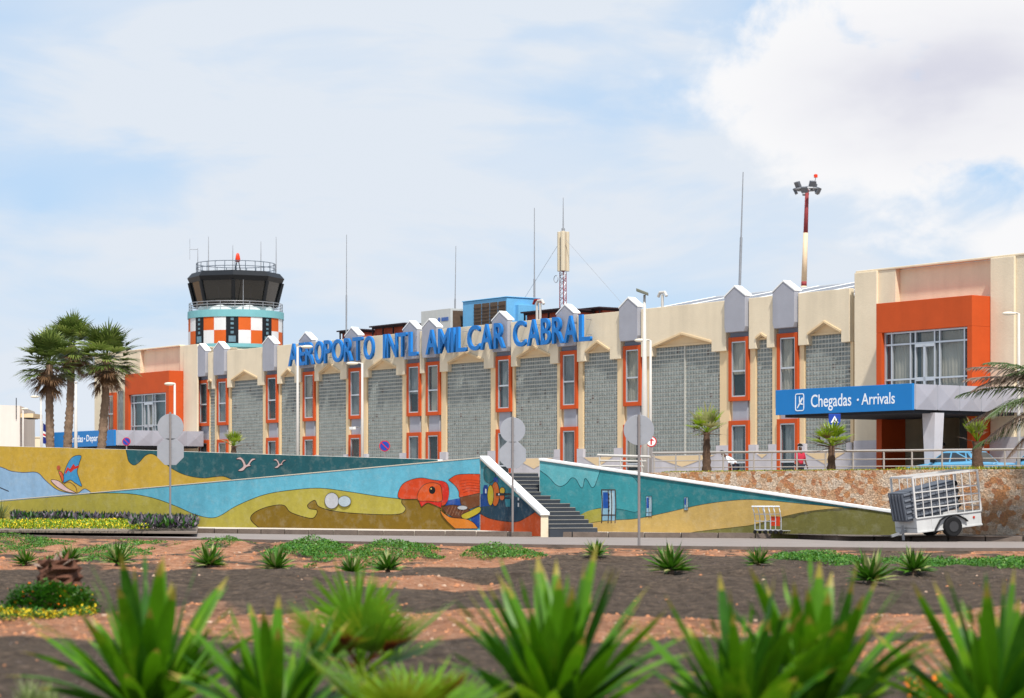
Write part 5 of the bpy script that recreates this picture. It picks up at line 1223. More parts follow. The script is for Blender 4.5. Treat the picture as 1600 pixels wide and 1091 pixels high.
# loose stones and clods
random.seed(5); stn = MB(); sred = mat('stone_red', '#b9805c', .95, .25, 9, k=.9); sdk = mat('stone_dark', '#5d514a', .95, .3, 9, k=.8); spl = mat('stone_pale', '#b89c86', .9, .15, 9)
def gpoint(px, py):
    Y = H * F / (py - HY); return ((px - CX) / F * Y, Y)
for i in range(13000):
    if i < 12000:
        py = 860 + 235 * rnd() ** 1.1; x, y = gpoint(ru(-60, 1660), py)
    else: x, y = ru(-14, 12), ru(36, 68)
    if y > nearY(x) - .4: continue
    s = soilred(x, y); big = rnd() ** 4
    r = (.006 + .016 * big) * (.6 + y / 30) * (1.3 if s > .5 else .9)
    if s < .3 and rnd() < .45: continue
    z = gz(x, y); m_ = (0 if rnd() < .88 else 2) if s > .5 else (1 if rnd() < .93 else (0 if rnd() < .7 else 2)); a0 = ru(0, 6.28)
    v = [(x + r * math.cos(a0 + k * 1.257) * ru(.7, 1.3), y + r * math.sin(a0 + k * 1.257) * ru(.7, 1.3), z - r * .2) for k in range(5)]
    tpt = (x + ru(-.3, .3) * r, y + ru(-.3, .3) * r, z + r * ru(.5, 1.0)); v2 = [(x + (p[0] - x) * .75, y + (p[1] - y) * .75, z + r * ru(.25, .6)) for p in v]
    stn.add(v + v2 + [tpt], [(k, (k + 1) % 5, 5 + (k + 1) % 5, 5 + k) for k in range(5)] + [(5 + k, 5 + (k + 1) % 5, 10) for k in range(5)], m_)
tag(stn.build('gravel', [sred, sdk, spl]), kind='stuff')

# ---- creeping ground cover patches
random.seed(9); gc = MB()
def patch(cx, cy, rx, ry, n, hgt=.14):
    for i in range(n):
        a = ru(0, 6.28); r = math.sqrt(rnd()); x = cx + rx * r * math.cos(a); y = cy + ry * r * math.sin(a)
        q = noise.noise(Vector((x * 1.1, y * .5, 2.2)))
        if q + (1 - r) * .9 < .16 or y > nearY(x) - .15: continue
        z = gz(x, y) + hgt * (1 - r * r * .8) * (1.0 + 1.1 * q) * ru(.35, 1.0)
        az = ru(0, 6.28); L = ru(.03, .06); e = ru(-.1, 1.1); d = Vector((math.cos(az) * math.cos(e), math.sin(az) * math.cos(e), math.sin(e))); s_ = Vector((-math.sin(az), math.cos(az), ru(-.4, .4))) * L * .42
        p = Vector((x, y, z)); gc.add([p, p + d * L * .5 + s_, p + d * L, p + d * L * .5 - s_], [(0, 1, 2, 3)], 0 if rnd() < .7 else 1)
def ppatch(px0, px1, py0, py1, n, hgt=.12):
    n = int(n * 2.2); hgt = min(hgt, .19)
    a = gpoint(px0, py1); b = gpoint(px1, py1); c = gpoint((px0 + px1) / 2, py0); cy = (a[1] + c[1]) / 2; k = cy / F
    patch(((px0 + px1) / 2 - CX) * k, cy, (px1 - px0) / 2 * k, max(1.0, (c[1] - a[1]) / 2), n, hgt)
for a in ((-60, 115, 846, 858, 2600), (-20, 60, 850, 872, 1200), (135, 215, 845, 878, 2600), (170, 235, 850, 880, 1500), (300, 400, 848, 860, 1800), (430, 530, 853, 876, 4200, .3), (480, 545, 860, 880, 2000), (540, 700, 862, 880, 4200, .25), (700, 860, 859, 876, 4500, .3), (1215, 1350, 864, 878, 3600, .2), (1340, 1500, 872, 895, 4500, .25), (1480, 1680, 876, 900, 4500, .25), (1200, 1260, 862, 868, 700)):
    ppatch(*a)
tag(gc.build('ground_cover', [lgc, leafmat('leaf_ground_light', '#6c9c30', '#4d8022', k=.85)]), kind='stuff')

# ---- yuccas
def mkyucca(seed, n, L, wd, mats, droop=.6, spread=(.15, 1.5)):
    mb = yucca_mesh(n, L, wd, seed, mats, spread=spread, droop=droop); return mb
lf2 = leafmat('leaf_small_yucca', '#487a1c', '#6c942a', k=.85, trans=.3)
tq = thing('yucca', 'spiky yucca at the far left end of the row beside the road', 'yucca', (0, 0, 0), 0, 'small yuccas in a row along the road')
mkyucca(21, 64, .42, .062, [lf2, lpale]).build('leaves', [lf2, lpale], tq); b = MB(); b.tube([(0, 0, -.05), (0, 0, .14)], [.05, .035], 8); b.build('stem', trunkm, tq)
yl_ = [(40, 880, .95, 'spiky yucca at the far left end of the row beside the road'), (109, 878, .95, 'second small yucca from the left, on red soil'), (184, 886, 1.15, 'small yucca growing below a green creeping patch left of the stop sign post'),
       (327, 885, 1.2, 'small yucca on red soil below the base of the left ramp wall'), (431, 886, 1.2, 'dark small yucca at the left end of the bushy ground cover'), (551, 891, 1.0, 'small yucca at the dark gap between two ground cover patches'),
       (606, 887, 1.05, 'small yucca growing in front of the middle ground cover patch'), (931, 873, .95, 'small yucca at the roadside below the foot of the stairs'), (1048, 897, 1.35, 'larger pale leaved yucca right of the single round sign post'),
       (1185, 879, 1.0, 'small yucca at the roadside below the luggage trolleys'), (1360, 918, 1.25, 'low spreading yucca on dark gravel left of the pale one below the trailer'), (1428, 906, 1.1, 'pale small yucca in the ground cover below the trailer')]
for i, (px, pb, s, lab) in enumerate(yl_):
    x, y = gpoint(px, pb); z = gz(x, y)
    if i == 0: tq.location = (x, y, z); tq.scale = (s,) * 3
    else: copy_tree(tq, (x, y, z), i * 1.3, lab, None, s)
# front row, close to the camera
def bigyucca(px, Y, L, n, wd, seed, label, spread=(.05, .98), droop=.5):
    X = (px - CX) / F * Y; t = thing('large_yucca', label, 'yucca', (X, Y, gz(X, Y) - .02), seed, 'large yuccas in the front row')
    tipm = leafmat('leaf_tip_dry', '#a89a3c', '#8a6a30', k=.9); mb = yucca_mesh(n, L, wd, seed, [lff, lfd, tipm], spread=spread, droop=droop, n_seg=9); mb.build('leaves', [lff, lfd, tipm], t, True)
    d = MB(); random.seed(seed + 1)
    for i in range(9): blade(d, (0, 0, .08), i * .7, R(ru(-5, 20)), L * .55, wd * .8, .8, 6, 0)
    d.build('dead_leaves', leafmat('dead_leaf', '#a88a5c', '#8a6a4a', k=.8), t, True)
    b = MB(); b.tube([(0, 0, -.1), (0, 0, .12)], [.09, .06], 8); b.build('stem', trunkm, t)
bigyucca(232, 15.0, 0.968, 64, 0.142, 51, 'large bright green yucca in the foreground at the left')
bigyucca(432, 14.3, 0.790, 45, 0.128, 52, 'large yucca in the foreground left of the low fan palm')
bigyucca(868, 14.2, 1.015, 66, 0.142, 53, 'tallest large yucca in the foreground, at the centre')
bigyucca(1160, 13.8, 0.865, 51, 0.133, 54, 'large yucca forming the left half of the big clump in the foreground')
bigyucca(1270, 14.3, 0.978, 64, 0.142, 55, 'large yucca forming the right half of the big clump in the foreground')
bigyucca(1552, 14.0, 0.959, 56, 0.138, 56, 'large yucca in the foreground at the right edge')
# low fan palms in the foreground
def lowfan(px, Y, Lp, Lb, n, seed, label, lo=5, hi=75, zc=.15):
    X = (px - CX) / F * Y; t = thing('fan_palm', label, 'palm tree', (X, Y, gz(X, Y)), 0); random.seed(seed); g = MB(); d = MB()
    for i in range(n): fan_leaf(g, (0, 0, zc), i * 2.399 + .4, R(ru(lo, hi)), Lp * ru(.8, 1.1), Lb * ru(.85, 1.1), 20, 2.6, 0 if rnd() < .6 else 1, .25, 0, Lb * .12)
    for i in range(5): fan_leaf(d, (0, 0, zc + .1), i * 1.1 + 3.4, R(ru(10, 50)), Lp * .7, Lb * .6, 12, 1.2, 0, .6, 0, Lb * .16)
    g.build('crown', [leafmat('leaf_fan_green', '#6a9a1c', '#8aa822', k=.9, trans=.4, scale=3), lfy], t); d.build('dead_leaves', leafmat('dead_rust', '#8a4a1c', '#a8762c', k=.8), t)
    b = MB(); b.tube([(0, 0, -.1), (0, 0, zc)], [.09, .07], 8); b.build('stem', trunkm, t)
lowfan(560, 17.0, .42, .50, 13, 61, 'low yellow green fan palm with a rusty dry heart in the foreground')
lowfan(640, 13.6, .38, .52, 13, 64, 'low fan palm at the bottom edge in front of the rusty hearted one', 10, 50, .05)
# pale tuft, bottom left
X, Y = (60 - CX) / F * 16.5, 16.5; t = thing('grass_tuft', 'thin pale green tuft at the bottom left corner', 'plant', (X, Y, gz(X, Y))); mb = MB(); random.seed(3)
for i in range(160): blade(mb, (ru(-.12, .12), ru(-.1, .1), 0), ru(0, 6.28), R(ru(40, 88)), ru(.12, .3), .008, .6, 4, 0)
mb.build('blades', leafmat('leaf_pale_tuft', '#8a9a5c', '#a0a46c'), t)
# stump with lantana
x, y = gpoint(92, 944); t = thing('palm_stump', 'cut brown palm stump with grey frayed frond stubs standing above orange flowers', 'tree stump', (x, y, gz(x, y))); random.seed(8)
tb = MB(); n = 16; hh = .62
for i in range(12):
    for q in range(n): a = 6.283 * q / n; rr = (.30 - .06 * i / 11) * ru(.82, 1.15) * (1 + .1 * (i % 2)); tb.v.append((rr * math.cos(a), rr * math.sin(a), hh * i / 11))
for i in range(11):
    for q in range(n): tb.f.append([i * n + q, i * n + (q + 1) % n, (i + 1) * n + (q + 1) % n, (i + 1) * n + q]); tb.m.append(0)
tb.f.append([11 * n + q for q in range(n)]); tb.m.append(0)
tb.build('trunk', mat('stump_brown', '#6a4636', .95, .35, 12, .9, 20, k=.8), t)
tb = MB()
for i in range(34): blade(tb, (.16 * math.cos(i), .16 * math.sin(i), hh * ru(.5, .95)), i * 2.399, R(ru(5, 65)), ru(.16, .34), .07, ru(-.6, .9), 4, 0 if i % 3 else 1, fold=.8)
tb.build('frond_stub', [mat('stub_grey', '#9c8678', .95, .3, 10, k=.8), mat('stub_brown', '#7a4e38', .95, .3, 10, k=.8)], t)
def shrub(name, label, x, y, rx, ry, h, n, cols, flower, nf, cat='shrub', lsz=(.03, .06)):
    t = thing(name, label, cat, (x, y, gz(x, y))); g = MB(); f = MB()
    for i in range(n + nf):
        a = ru(0, 6.28); el = math.asin(rnd()); r = ru(.65, 1.02) * (1 + .25 * noise.noise(Vector((math.cos(a) * 2, math.sin(a) * 2 + x, el * 2))))
        p = Vector((rx * r * math.cos(a) * math.cos(el), ry * r * math.sin(a) * math.cos(el), h * r * math.sin(el))); L = ru(*lsz); az = a + ru(-1, 1); e = ru(-.3, 1.2)
        d = Vector((math.cos(az) * math.cos(e), math.sin(az) * math.cos(e), math.sin(e))); s_ = Vector((-math.sin(az), math.cos(az), ru(-.4, .4))) * L * .45
        if i < n: g.add([p, p + d * L * .5 + s_, p + d * L, p + d * L * .5 - s_], [(0, 1, 2, 3)], 0 if rnd() < .6 else 1)
        else:
            p = p * 1.04; q = L * .4
            f.add([p + Vector((q, 0, 0)), p + Vector((0, q, 0)), p + Vector((-q, 0, 0)), p + Vector((0, -q, 0)), p + Vector((0, 0, q * .7)), p - Vector((0, 0, q))], [(0, 1, 4), (1, 2, 4), (2, 3, 4), (3, 0, 4), (1, 0, 5), (2, 1, 5), (3, 2, 5), (0, 3, 5)], 0)
    b = MB(); [b.tube([(0, 0, 0), (rx * .6 * math.cos(k), ry * .6 * math.sin(k), h * .6)], .012, 4) for k in range(7)]; b.build('stem', trunkm, t)
    g.build('foliage', cols, t); f.build('flowers', flower, t); return t
orf = mat('flower_orange', '#f07a14', .6, .2, 20, k=.95); yef = mat('flower_yellow', '#e6c414', .6, .2, 20, k=.9)
shrub('lantana_shrub', 'dark green lantana shrub with orange flowers around the palm stump', x - .05, y - .45, .6, .34, .34, 3400, [lfd, lgc], orf, 75)
x2, y2 = gpoint(128, 952); shrub('lantana_shrub', 'light green lantana bush just right of the palm stump', x2, y2, .2, .2, .26, 1000, [lf, lgc], yef, 10)
random.seed(14); fb = MB()
for (a, b_, c_, d_) in ((-60, 150, 955, 963), (1420, 1700, 1066, 1100)):
    for i in range(2600):
        px, py = ru(a, b_), ru(c_, d_); X, Y = gpoint(px, py); z = gz(X, Y) + ru(0, .09); q = ru(.012, .03); az = ru(0, 6.28); p = Vector((X, Y, z)); dd = Vector((math.cos(az), math.sin(az), ru(.2, 1))) * q; ss = Vector((-math.sin(az), math.cos(az), .1)) * q * .6
        fb.add([p, p + dd + ss, p + dd * 2, p + dd - ss], [(0, 1, 2, 3)], 0 if rnd() < .62 else (1 if a < 0 else 2))
tag(fb.build('flower_bed', [lgc, yef, orf]), kind='stuff')
# left planting: yellow flowering bed, purple hedge
def hedge_fill(mb, n, pxa, pxb, pya, pyb, h, L, wd, mats, z0=.15, up=(.3, 1.3), dens=None):
    for i in range(n):
        px = ru(pxa, pxb); t = rnd(); py = pya + (pyb - pya) * t; Y = (H - z0) * F / (py - HY); X = (px - CX) / F * Y
        z = z0 + h * ru(.3, 1) * (1 + .25 * noise.noise(Vector((X * 1.2, Y * .7, 1)))); az = ru(0, 6.28); e = ru(*up); l = ru(*L); d = Vector((math.cos(az) * math.cos(e), math.sin(az) * math.cos(e), math.sin(e))); s_ = Vector((-math.sin(az), math.cos(az), 0)) * wd * ru(.7, 1.2); p = Vector((X, Y, z))
        mb.add([p, p + d * l * .5 + s_, p + d * l, p + d * l * .5 - s_], [(0, 1, 2, 3)], random.randrange(mats))
random.seed(31); hb = MB(); ybm = leafmat('leaf_lime', '#86a81e', '#b0b41c', k=.95)
hedge_fill(hb, 20000, -80, 232, 822, 831.6, .26, (.05, .09), .022, 4)
tag(hb.build('flower_bed', [ybm, lf, yef, ybm]), kind='stuff')
pu = mat('leaf_purple', '#5c5262', .6, .3, 5, trans=.25, k=.8); pu2 = mat('leaf_pinkgrey', '#8a7c86', .6, .25, 5, trans=.25, k=.8)
ph = thing('purple_hedge', 'low hedge of purple and dark green strap leaves before the left ramp wall', 'hedge', (0, 0, 0)); hb = MB()
hedge_fill(hb, 5200, 18, 215, 819, 822.5, .36, (.14, .3), .045, 4, up=(.5, 1.45)); hedge_fill(hb, 5200, 205, 306, 820, 831, .26, (.16, .34), .055, 4, up=(.4, 1.45))
hb.build('foliage', [pu, lfd, pu2, mat('leaf_blackgreen', '#2c3a2c', .6, .2, 5, trans=.2)], ph)
for (px, py, s, lab) in ((0, 822, 1.5, 'feathery green plant at the left edge beside the purple hedge'), (110, 819.5, 1.05, 'feathery pale green plant rising from the purple hedge')):
    Y = (H - .15) * F / (py - HY); X = (px - CX) / F * Y; t = thing('feathery_plant', lab, 'plant', (X, Y, .15)); mb = MB(); random.seed(px)
    for i in range(150): blade(mb, (ru(-.05, .05), ru(-.05, .05), .1), ru(0, 6.28), R(ru(45, 88)), ru(.4, .75) * s, .022, ru(.2, .9), 5, 0 if i % 3 else 1)
    mb.build('leaves', [leafmat('leaf_olive', '#6a7a3c', '#84885a', k=.85), lpale], t)
soilb = MB(); q = [G(-200, 818, .15), G(310, 822, .15), G(308, 831.8, .15), G(-200, 828, .15)]; soilb.zprism([(p.x, p.y) for p in q], .1, .17); structure(soilb.build('bed_soil', mat('bed_earth', '#82766c', .95)))
# grass strip on the stone wall
gs = MB(); random.seed(12)
for i in range(15000):
    px = ru(1035, 1700); a_ = AS + ru(.25, 1.6); Y = wallY(px, a_); X = (px - CX) / F * Y; zt_ = None
    for (xa, ya), (xb, yb_) in zip(topsS, topsS[1:]):
        if xa <= px <= xb: pyt = ya + (yb_ - ya) * (px - xa) / (xb - xa)
    z = H + (HY - pyt) / F * wallY(px, AS) - .05; p = Vector((X, Y, z)); az = ru(0, 6.28); l = ru(.05, .12) * (1.7 if 1400 < px < 1640 and rnd() < .5 else 1); d = Vector((math.cos(az) * .5, math.sin(az) * .5, ru(.6, 1))) * l; s_ = Vector((-math.sin(az), math.cos(az), 0)) * .014
    gs.add([p, p + d * .5 + s_, p + d, p + d * .5 - s_], [(0, 1, 2, 3)], 0 if rnd() < .7 else 1)
tag(gs.build('grass_strip', [leafmat('grass_yellow', '#b4a820', '#93a02c', k=.95), lgc]), kind='stuff')

# ================================================================== TRAILER
wht2 = mat('trailer_white', '#cfcfce', .5, .07, 3, k=.9, streak=.1); cage_m = mat('cage_white', '#d6d3d0', .5, .08, 5, k=.9); tyre = mat('tyre', '#18181a', .8, .2, 6)
YT = 66.2; kx = YT / F
wx = (1487 - CX) * kx; phi = R(20); t = thing('trailer', 'white two wheeled cage trailer tipped forward beside the stone wall', 'trailer', (wx, YT, .146), phi)
ptc = R(6.0)
def tp(x, y, z):      # trailer body frame, pitched about the axle
    xx, zz = x, z - .3; return Vector((xx * math.cos(ptc) - zz * math.sin(ptc), y, xx * math.sin(ptc) + zz * math.cos(ptc) + .3))
def tbox(mb, x0, x1, y0, y1, z0, z1, m=0):
    n0 = len(mb.v); mb.box(x0, x1, y0, y1, z0, z1, m)
    for i in range(n0, len(mb.v)): mb.v[i] = tuple(tp(*mb.v[i]))
xa, xb = -1.13, 1.0; Wd = 1.25; zb_ = .22; zt_ = .66; zc = 1.82
b = MB(); tbox(b, xa, xb, 0, .03, zb_ + .02, zt_); tbox(b, xa, xb, Wd - .03, Wd, zb_, zt_); tbox(b, xa, xa + .03, .03, Wd - .03, zb_, zt_); tbox(b, xb - .03, xb, .03, Wd - .03, zb_ + .15, zt_); tbox(b, xa, xb, .03, Wd - .03, zb_ + .12, zb_ + .16)
for x in (xa + .5, xa + 1.55): tbox(b, x - .012, x + .012, -.012, 0, zb_ + .03, zt_ - .02)
tbox(b, xa - .01, xb + .01, -.03, .0, zt_ - .04, zt_); tbox(b, xa - .01, xb + .01, -.02, .0, zb_, zb_ + .05)
b.build('body', wht2, t, bevel=.006)
b = MB()
def tbar(p, q, w_=.035, m=0): b.bar(tp(*p), tp(*q), w_, w_, m)
for y in (.0, Wd):
    tbar((xa, y, zc), (xb, y, zc), .06)
    for x in (xa, xb): tbar((x, y, zt_), (x, y, zc), .05)
    for i in range(1, 8): tbar((xa + (xb - xa) * i / 8, y, zt_), (xa + (xb - xa) * i / 8, y, zc), .024)
    for h in (.22, .42, .62): tbar((xa, y, zt_ + (zc - zt_) * h), (xb, y, zt_ + (zc - zt_) * h), .03)
for x in (xa, xb):
    tbar((x, 0, zc), (x, Wd, zc), .05)
    for h in (.12, .22, .42, .62): tbar((x, 0, zt_ + (zc - zt_) * h), (x, Wd, zt_ + (zc - zt_) * h), .03)
for i in range(1, 4): tbar((xa, Wd * i / 4, zt_), (xa, Wd * i / 4, zt_ + (zc - zt_) * .62), .025)
b.build('cage', cage_m, t)
b = MB(); b.tube([(0, -.12, .29), (0, .1, .29)], .29, 24); wo = b.build('wheel', tyre, t, bevel=.03); b = MB(); b.tube([(0, -.135, .29), (0, -.11, .29)], .15, 16); b.build('rim', mat('rim_dark', '#3c3c3e', .5), wo)
b = MB(); b.tube([(0, Wd - .14, .3), (0, Wd + .06, .3)], .3, 24); wo = b.build('wheel', tyre, t, bevel=.03); b = MB(); b.tube([(0, Wd + .05, .3), (0, Wd + .08, .3)], .16, 16); b.build('rim', steel, wo)
b = MB(); fp = [(-.6, .2), (-.38, .50), (-.17, .60), (.17, .60), (.42, .46), (.5, .38)]
for (p, q) in zip(fp, fp[1:]):
    P4 = [tp(p[0], -.1, p[1]), tp(q[0], -.1, q[1]), tp(q[0], .18, q[1]), tp(p[0], .18, p[1])]; b.add(P4 + [x + Vector((0, 0, .03)) for x in P4], [(0, 1, 5, 4), (4, 5, 6, 7), (3, 2, 1, 0), (2, 3, 7, 6)])
b.add([tp(x, .02, z) for x, z in fp] + [tp(.4, .02, .3), tp(-.6, .02, .16)], [list(range(8))[::-1]]); b.build('mudguard', mat('black_plastic', '#131416', .5), t)
b = MB(); b.bar(tp(xa, Wd / 2, zb_ + .05), tp(xa - .5, Wd / 2, zb_ - .04), .07, .07); b.bar(tp(xa - .12, Wd / 2, .02), tp(xa - .12, Wd / 2, .45), .06, .06); b.build('drawbar', steel, t)
b = MB(); b.tube([tp(xb - .25, -.02, .48), tp(xb - .25, -.005, .48)], .035, 12); b.build('reflector', mat('reflector_red', '#b8301c', .3), t)
# the load: a grey slatted case leaning out over the drawbar
lo = thing('grey_case', 'large dark grey ribbed case leaning forward inside the cage trailer', 'case', (wx, YT, .146), phi); b = MB()
def lp(x, y, z): v = Vector((x, y, z)); a_ = R(13); c0_ = Vector((-1.35, 0, .42)); return Vector((c0_.x + v.x * math.cos(a_) - v.z * math.sin(a_) * .9, v.y, c0_.z + v.x * math.sin(a_) + v.z * math.cos(a_)))
def lbox(x0, x1, y0, y1, z0, z1, m=0):
    n0 = len(b.v); b.box(x0, x1, y0, y1, z0, z1, m)
    for i in range(n0, len(b.v)): b.v[i] = tuple(lp(*b.v[i]))
lbox(0.02, 1.75, .18, 1.05, 0, .84)
for i in range(5): lbox(.0, .02, .18 + .18 * i, .26 + .18 * i, .04, .80, 1)
for i in range(5): lbox(.03, 1.74, .15, .18, .06 + .17 * i, .12 + .17 * i, 1)
b.build('casing', [mat('case_grey', '#4e535c', .6, .1, 3), mat('case_rib', '#6c717a', .6, .1, 3)], lo, bevel=.01)
b = MB(); 
for i in range(4): b.tube([lp(1.78, .2, .1 + .21 * i), lp(1.78, 1.0, .1 + .21 * i)], .08, 10)
b.build('roller', tyre, lo)
# ================================================================== LUGGAGE TROLLEYS
def trolley(mats=None):
    t = thing('luggage_trolley', 'x', 'luggage trolley', (0, 0, .146), 0, 'nested luggage trolleys by the right ramp wall')
    b = MB(); w_ = .27
    for s in (-w_, w_):
        b.tube([(s, .0, .12), (s, 0, .55), (s, -.10, .95)], .017, 6); b.tube([(s, 0, .12), (s * .7, .85, .1)], .018, 6)
    b.tube([(-w_, 0, .45), (w_, 0, .45)], .014, 6); b.tube([(-w_, -.02, .7), (w_, -.02, .7)], .014, 6); b.tube([(-w_ * .7, .85, .1), (w_ * .7, .85, .1)], .016, 6); b.tube([(-w_, .0, .14), (w_, 0, .14)], .016, 6)
    for i in range(4): b.tube([(-w_ + .1 + .1 * i, .02, .12), (-w_ * .6 + .09 * i, .84, .11)], .009, 5)
    b.build('frame', alu, t)
    b = MB(); b.tube([(-w_ - .03, -.12, .97), (w_ + .03, -.12, .97)], .026, 8); b.tube([(-w_, -.1, .9), (-w_, -.05, .78)], .022, 6); b.tube([(w_, -.1, .9), (w_, -.05, .78)], .022, 6); b.build('handle', lettwhite, t)
    for (x, y) in ((-w_, 0), (w_, 0), (0, .8)):
        b = MB(); b.tube([(x - .02, y, .07), (x + .02, y, .07)], .07, 12); b.build('wheel', tyre, t)
    return t
Yt = wallY(1195) - .75; k = Yt / F; pr_ = None
tl_ = [(1188, 'leftmost of the nested luggage trolleys, standing nearest the stairs'), (1196, 'second nested luggage trolley from the left'), (1204, 'third nested luggage trolley, just left of the orange panel'), (1213, 'rightmost luggage trolley carrying an orange advertising panel')]
for i, (px, lab) in enumerate(tl_):
    if pr_ is None: t = pr_ = trolley(); t.location = ((px - CX) * k, Yt, .146); t.rotation_euler = (0, 0, R(-52)); t['label'] = lab
    else: t = copy_tree(pr_, ((px - CX) * k, Yt + .05 * i, .146), R(-52), lab)
    t.scale = (.86,) * 3
    if i == 3: b = MB(); b.box(-.22, .22, -.03, -.015, .28, .62); b.build('advert_panel', mat('advert_orange', '#d8411c', .5), t, label='orange advertising panel')
# ================================================================== CARS
def car(label, X, Y, rz, col, band=None):
    t = thing('taxi', label, 'car', (X, Y, FL), rz, 'light blue taxis parked on the terrace'); L_, W_ = 4.3, 1.66
    prof = [(-2.15, .35), (-2.15, .62), (-2.08, .80), (-1.15, .93), (1.28, .98), (2.08, .96), (2.15, .80), (2.15, .35)]
    b = MB(); n = len(prof)
    for (yy, dz, ix) in ((-W_ / 2 + .06, 0.02, .02), (-W_ / 2, -.0, 0), (W_ / 2, 0, 0), (W_ / 2 - .06, .02, .02)): pass
    secs = [(-W_ / 2, .96, -.03), (-W_ / 2 + .09, 1, .0), (W_ / 2 - .09, 1, .0), (W_ / 2, .96, -.03)]
    for (yy, sx, dz) in secs:
        for (x, z) in prof: b.v.append((x * sx, yy, z + (dz if z > .7 else 0)))
    for s in range(3):
        for i in range(n): j = (i + 1) % n; b.f.append([s * n + i, (s + 1) * n + i, (s + 1) * n + j, s * n + j]); b.m.append(0)
    b.f.append(list(range(n))); b.f.append([3 * n + i for i in range(n)][::-1]); b.m += [0, 0]
    paintm = mat('taxi_blue' if col is None else col, '#62a6cc', .3, .03, 2, spec=.6, k=.9, coat=.5); b.build('body', paintm, t, bevel=.02)
    cb = MB(); base = [(-1.05, .95), (1.25, 1.0)]; roof = [(-.42, 1.40), (.75, 1.42)]; wb, wr = W_ / 2 - .07, W_ / 2 - .24
    v = []
    for s in (-1, 1): v += [(base[0][0], s * wb, .90), (base[1][0], s * wb, .94), (roof[1][0], s * wr, 1.40), (.1, s * wr, 1.43), (roof[0][0], s * wr, 1.39)]
    cb.add(v, [(0, 1, 2, 3, 4), (9, 8, 7, 6, 5), (0, 4, 9, 5), (1, 6, 7, 2), (4, 3, 8, 9), (3, 2, 7, 8)]); cb.build('cabin', paintm, t, bevel=.03)
    g = MB()
    for s in (-1, 1):
        def sp(x, z): f_ = (z - .92) / .49; return (x, s * (wb + (wr - wb) * f_ + .006), z)
        for q in ([(-.86, 1.0), (-.05, 1.0), (-.05, 1.34), (-.40, 1.34)], [(.02, 1.0), (.72, 1.02), (.60, 1.345), (.02, 1.35)], [(.78, 1.03), (1.02, 1.05), (.72, 1.32), (.67, 1.33)]):
            g.add([sp(*p) for p in q], [(0, 1, 2, 3)])
    g.add([(-.985, -.66, .975), (-.985, .66, .975), (-.475, .54, 1.36), (-.475, -.54, 1.36)], [(0, 1, 2, 3)]); g.add([(1.2, -.64, 1.0), (1.2, .64, 1.0), (.80, .54, 1.37), (.80, -.54, 1.37)], [(3, 2, 1, 0)])
    g.build('window', mat('car_glass', '#283036', .08, .1, 2, spec=.8), t)
    for x in (-1.32, 1.32):
        for s in (-1, 1):
            w2 = MB(); w2.tube([(x, s * (W_ / 2 - .17), .3), (x, s * (W_ / 2 + .01), .3)], .3, 20); wo = w2.build('wheel', tyre, t, bevel=.02); w2 = MB(); w2.tube([(x, s * (W_ / 2 + .005), .3), (x, s * (W_ / 2 + .025), .3)], .18, 14); w2.build('rim', alu, wo)
    for s in (-1, 1):
        w2 = MB(); w2.box(-2.17, -2.12, s * .6 - .16, s * .6 + .16, .6, .76); w2.build('headlight', mat('lamp_glass', '#d8dcd8', .15), t)
        w2 = MB(); w2.box(2.12, 2.17, s * .62 - .15, s * .62 + .15, .66, .86); w2.build('tail_light', mat('tail_red', '#a01418', .2), t)
        w2 = MB(); w2.box(-.82, -.68, s * (W_ / 2) - .06, s * (W_ / 2) + .1, .98, 1.1); w2.build('mirror', mat('black_plastic', '#131416', .5), t, bevel=.02)
    for (x, z0_) in ((-2.17, .38), (2.13, .38)): w2 = MB(); w2.box(x - .03, x + .07, -.8, .8, z0_, z0_ + .16); w2.build('bumper', mat('black_plastic', '#131416', .5), t, bevel=.02)
    return t
Yc = 88.0; car('light blue saloon taxi parked in front of the arrivals entrance', (1502 - CX) / F * Yc, Yc, RZ + R(8), None)
Yc = 84.0; car('front of a light blue taxi cut off by the right edge', (1640 - CX) / F * Yc, Yc, RZ + R(4), None)
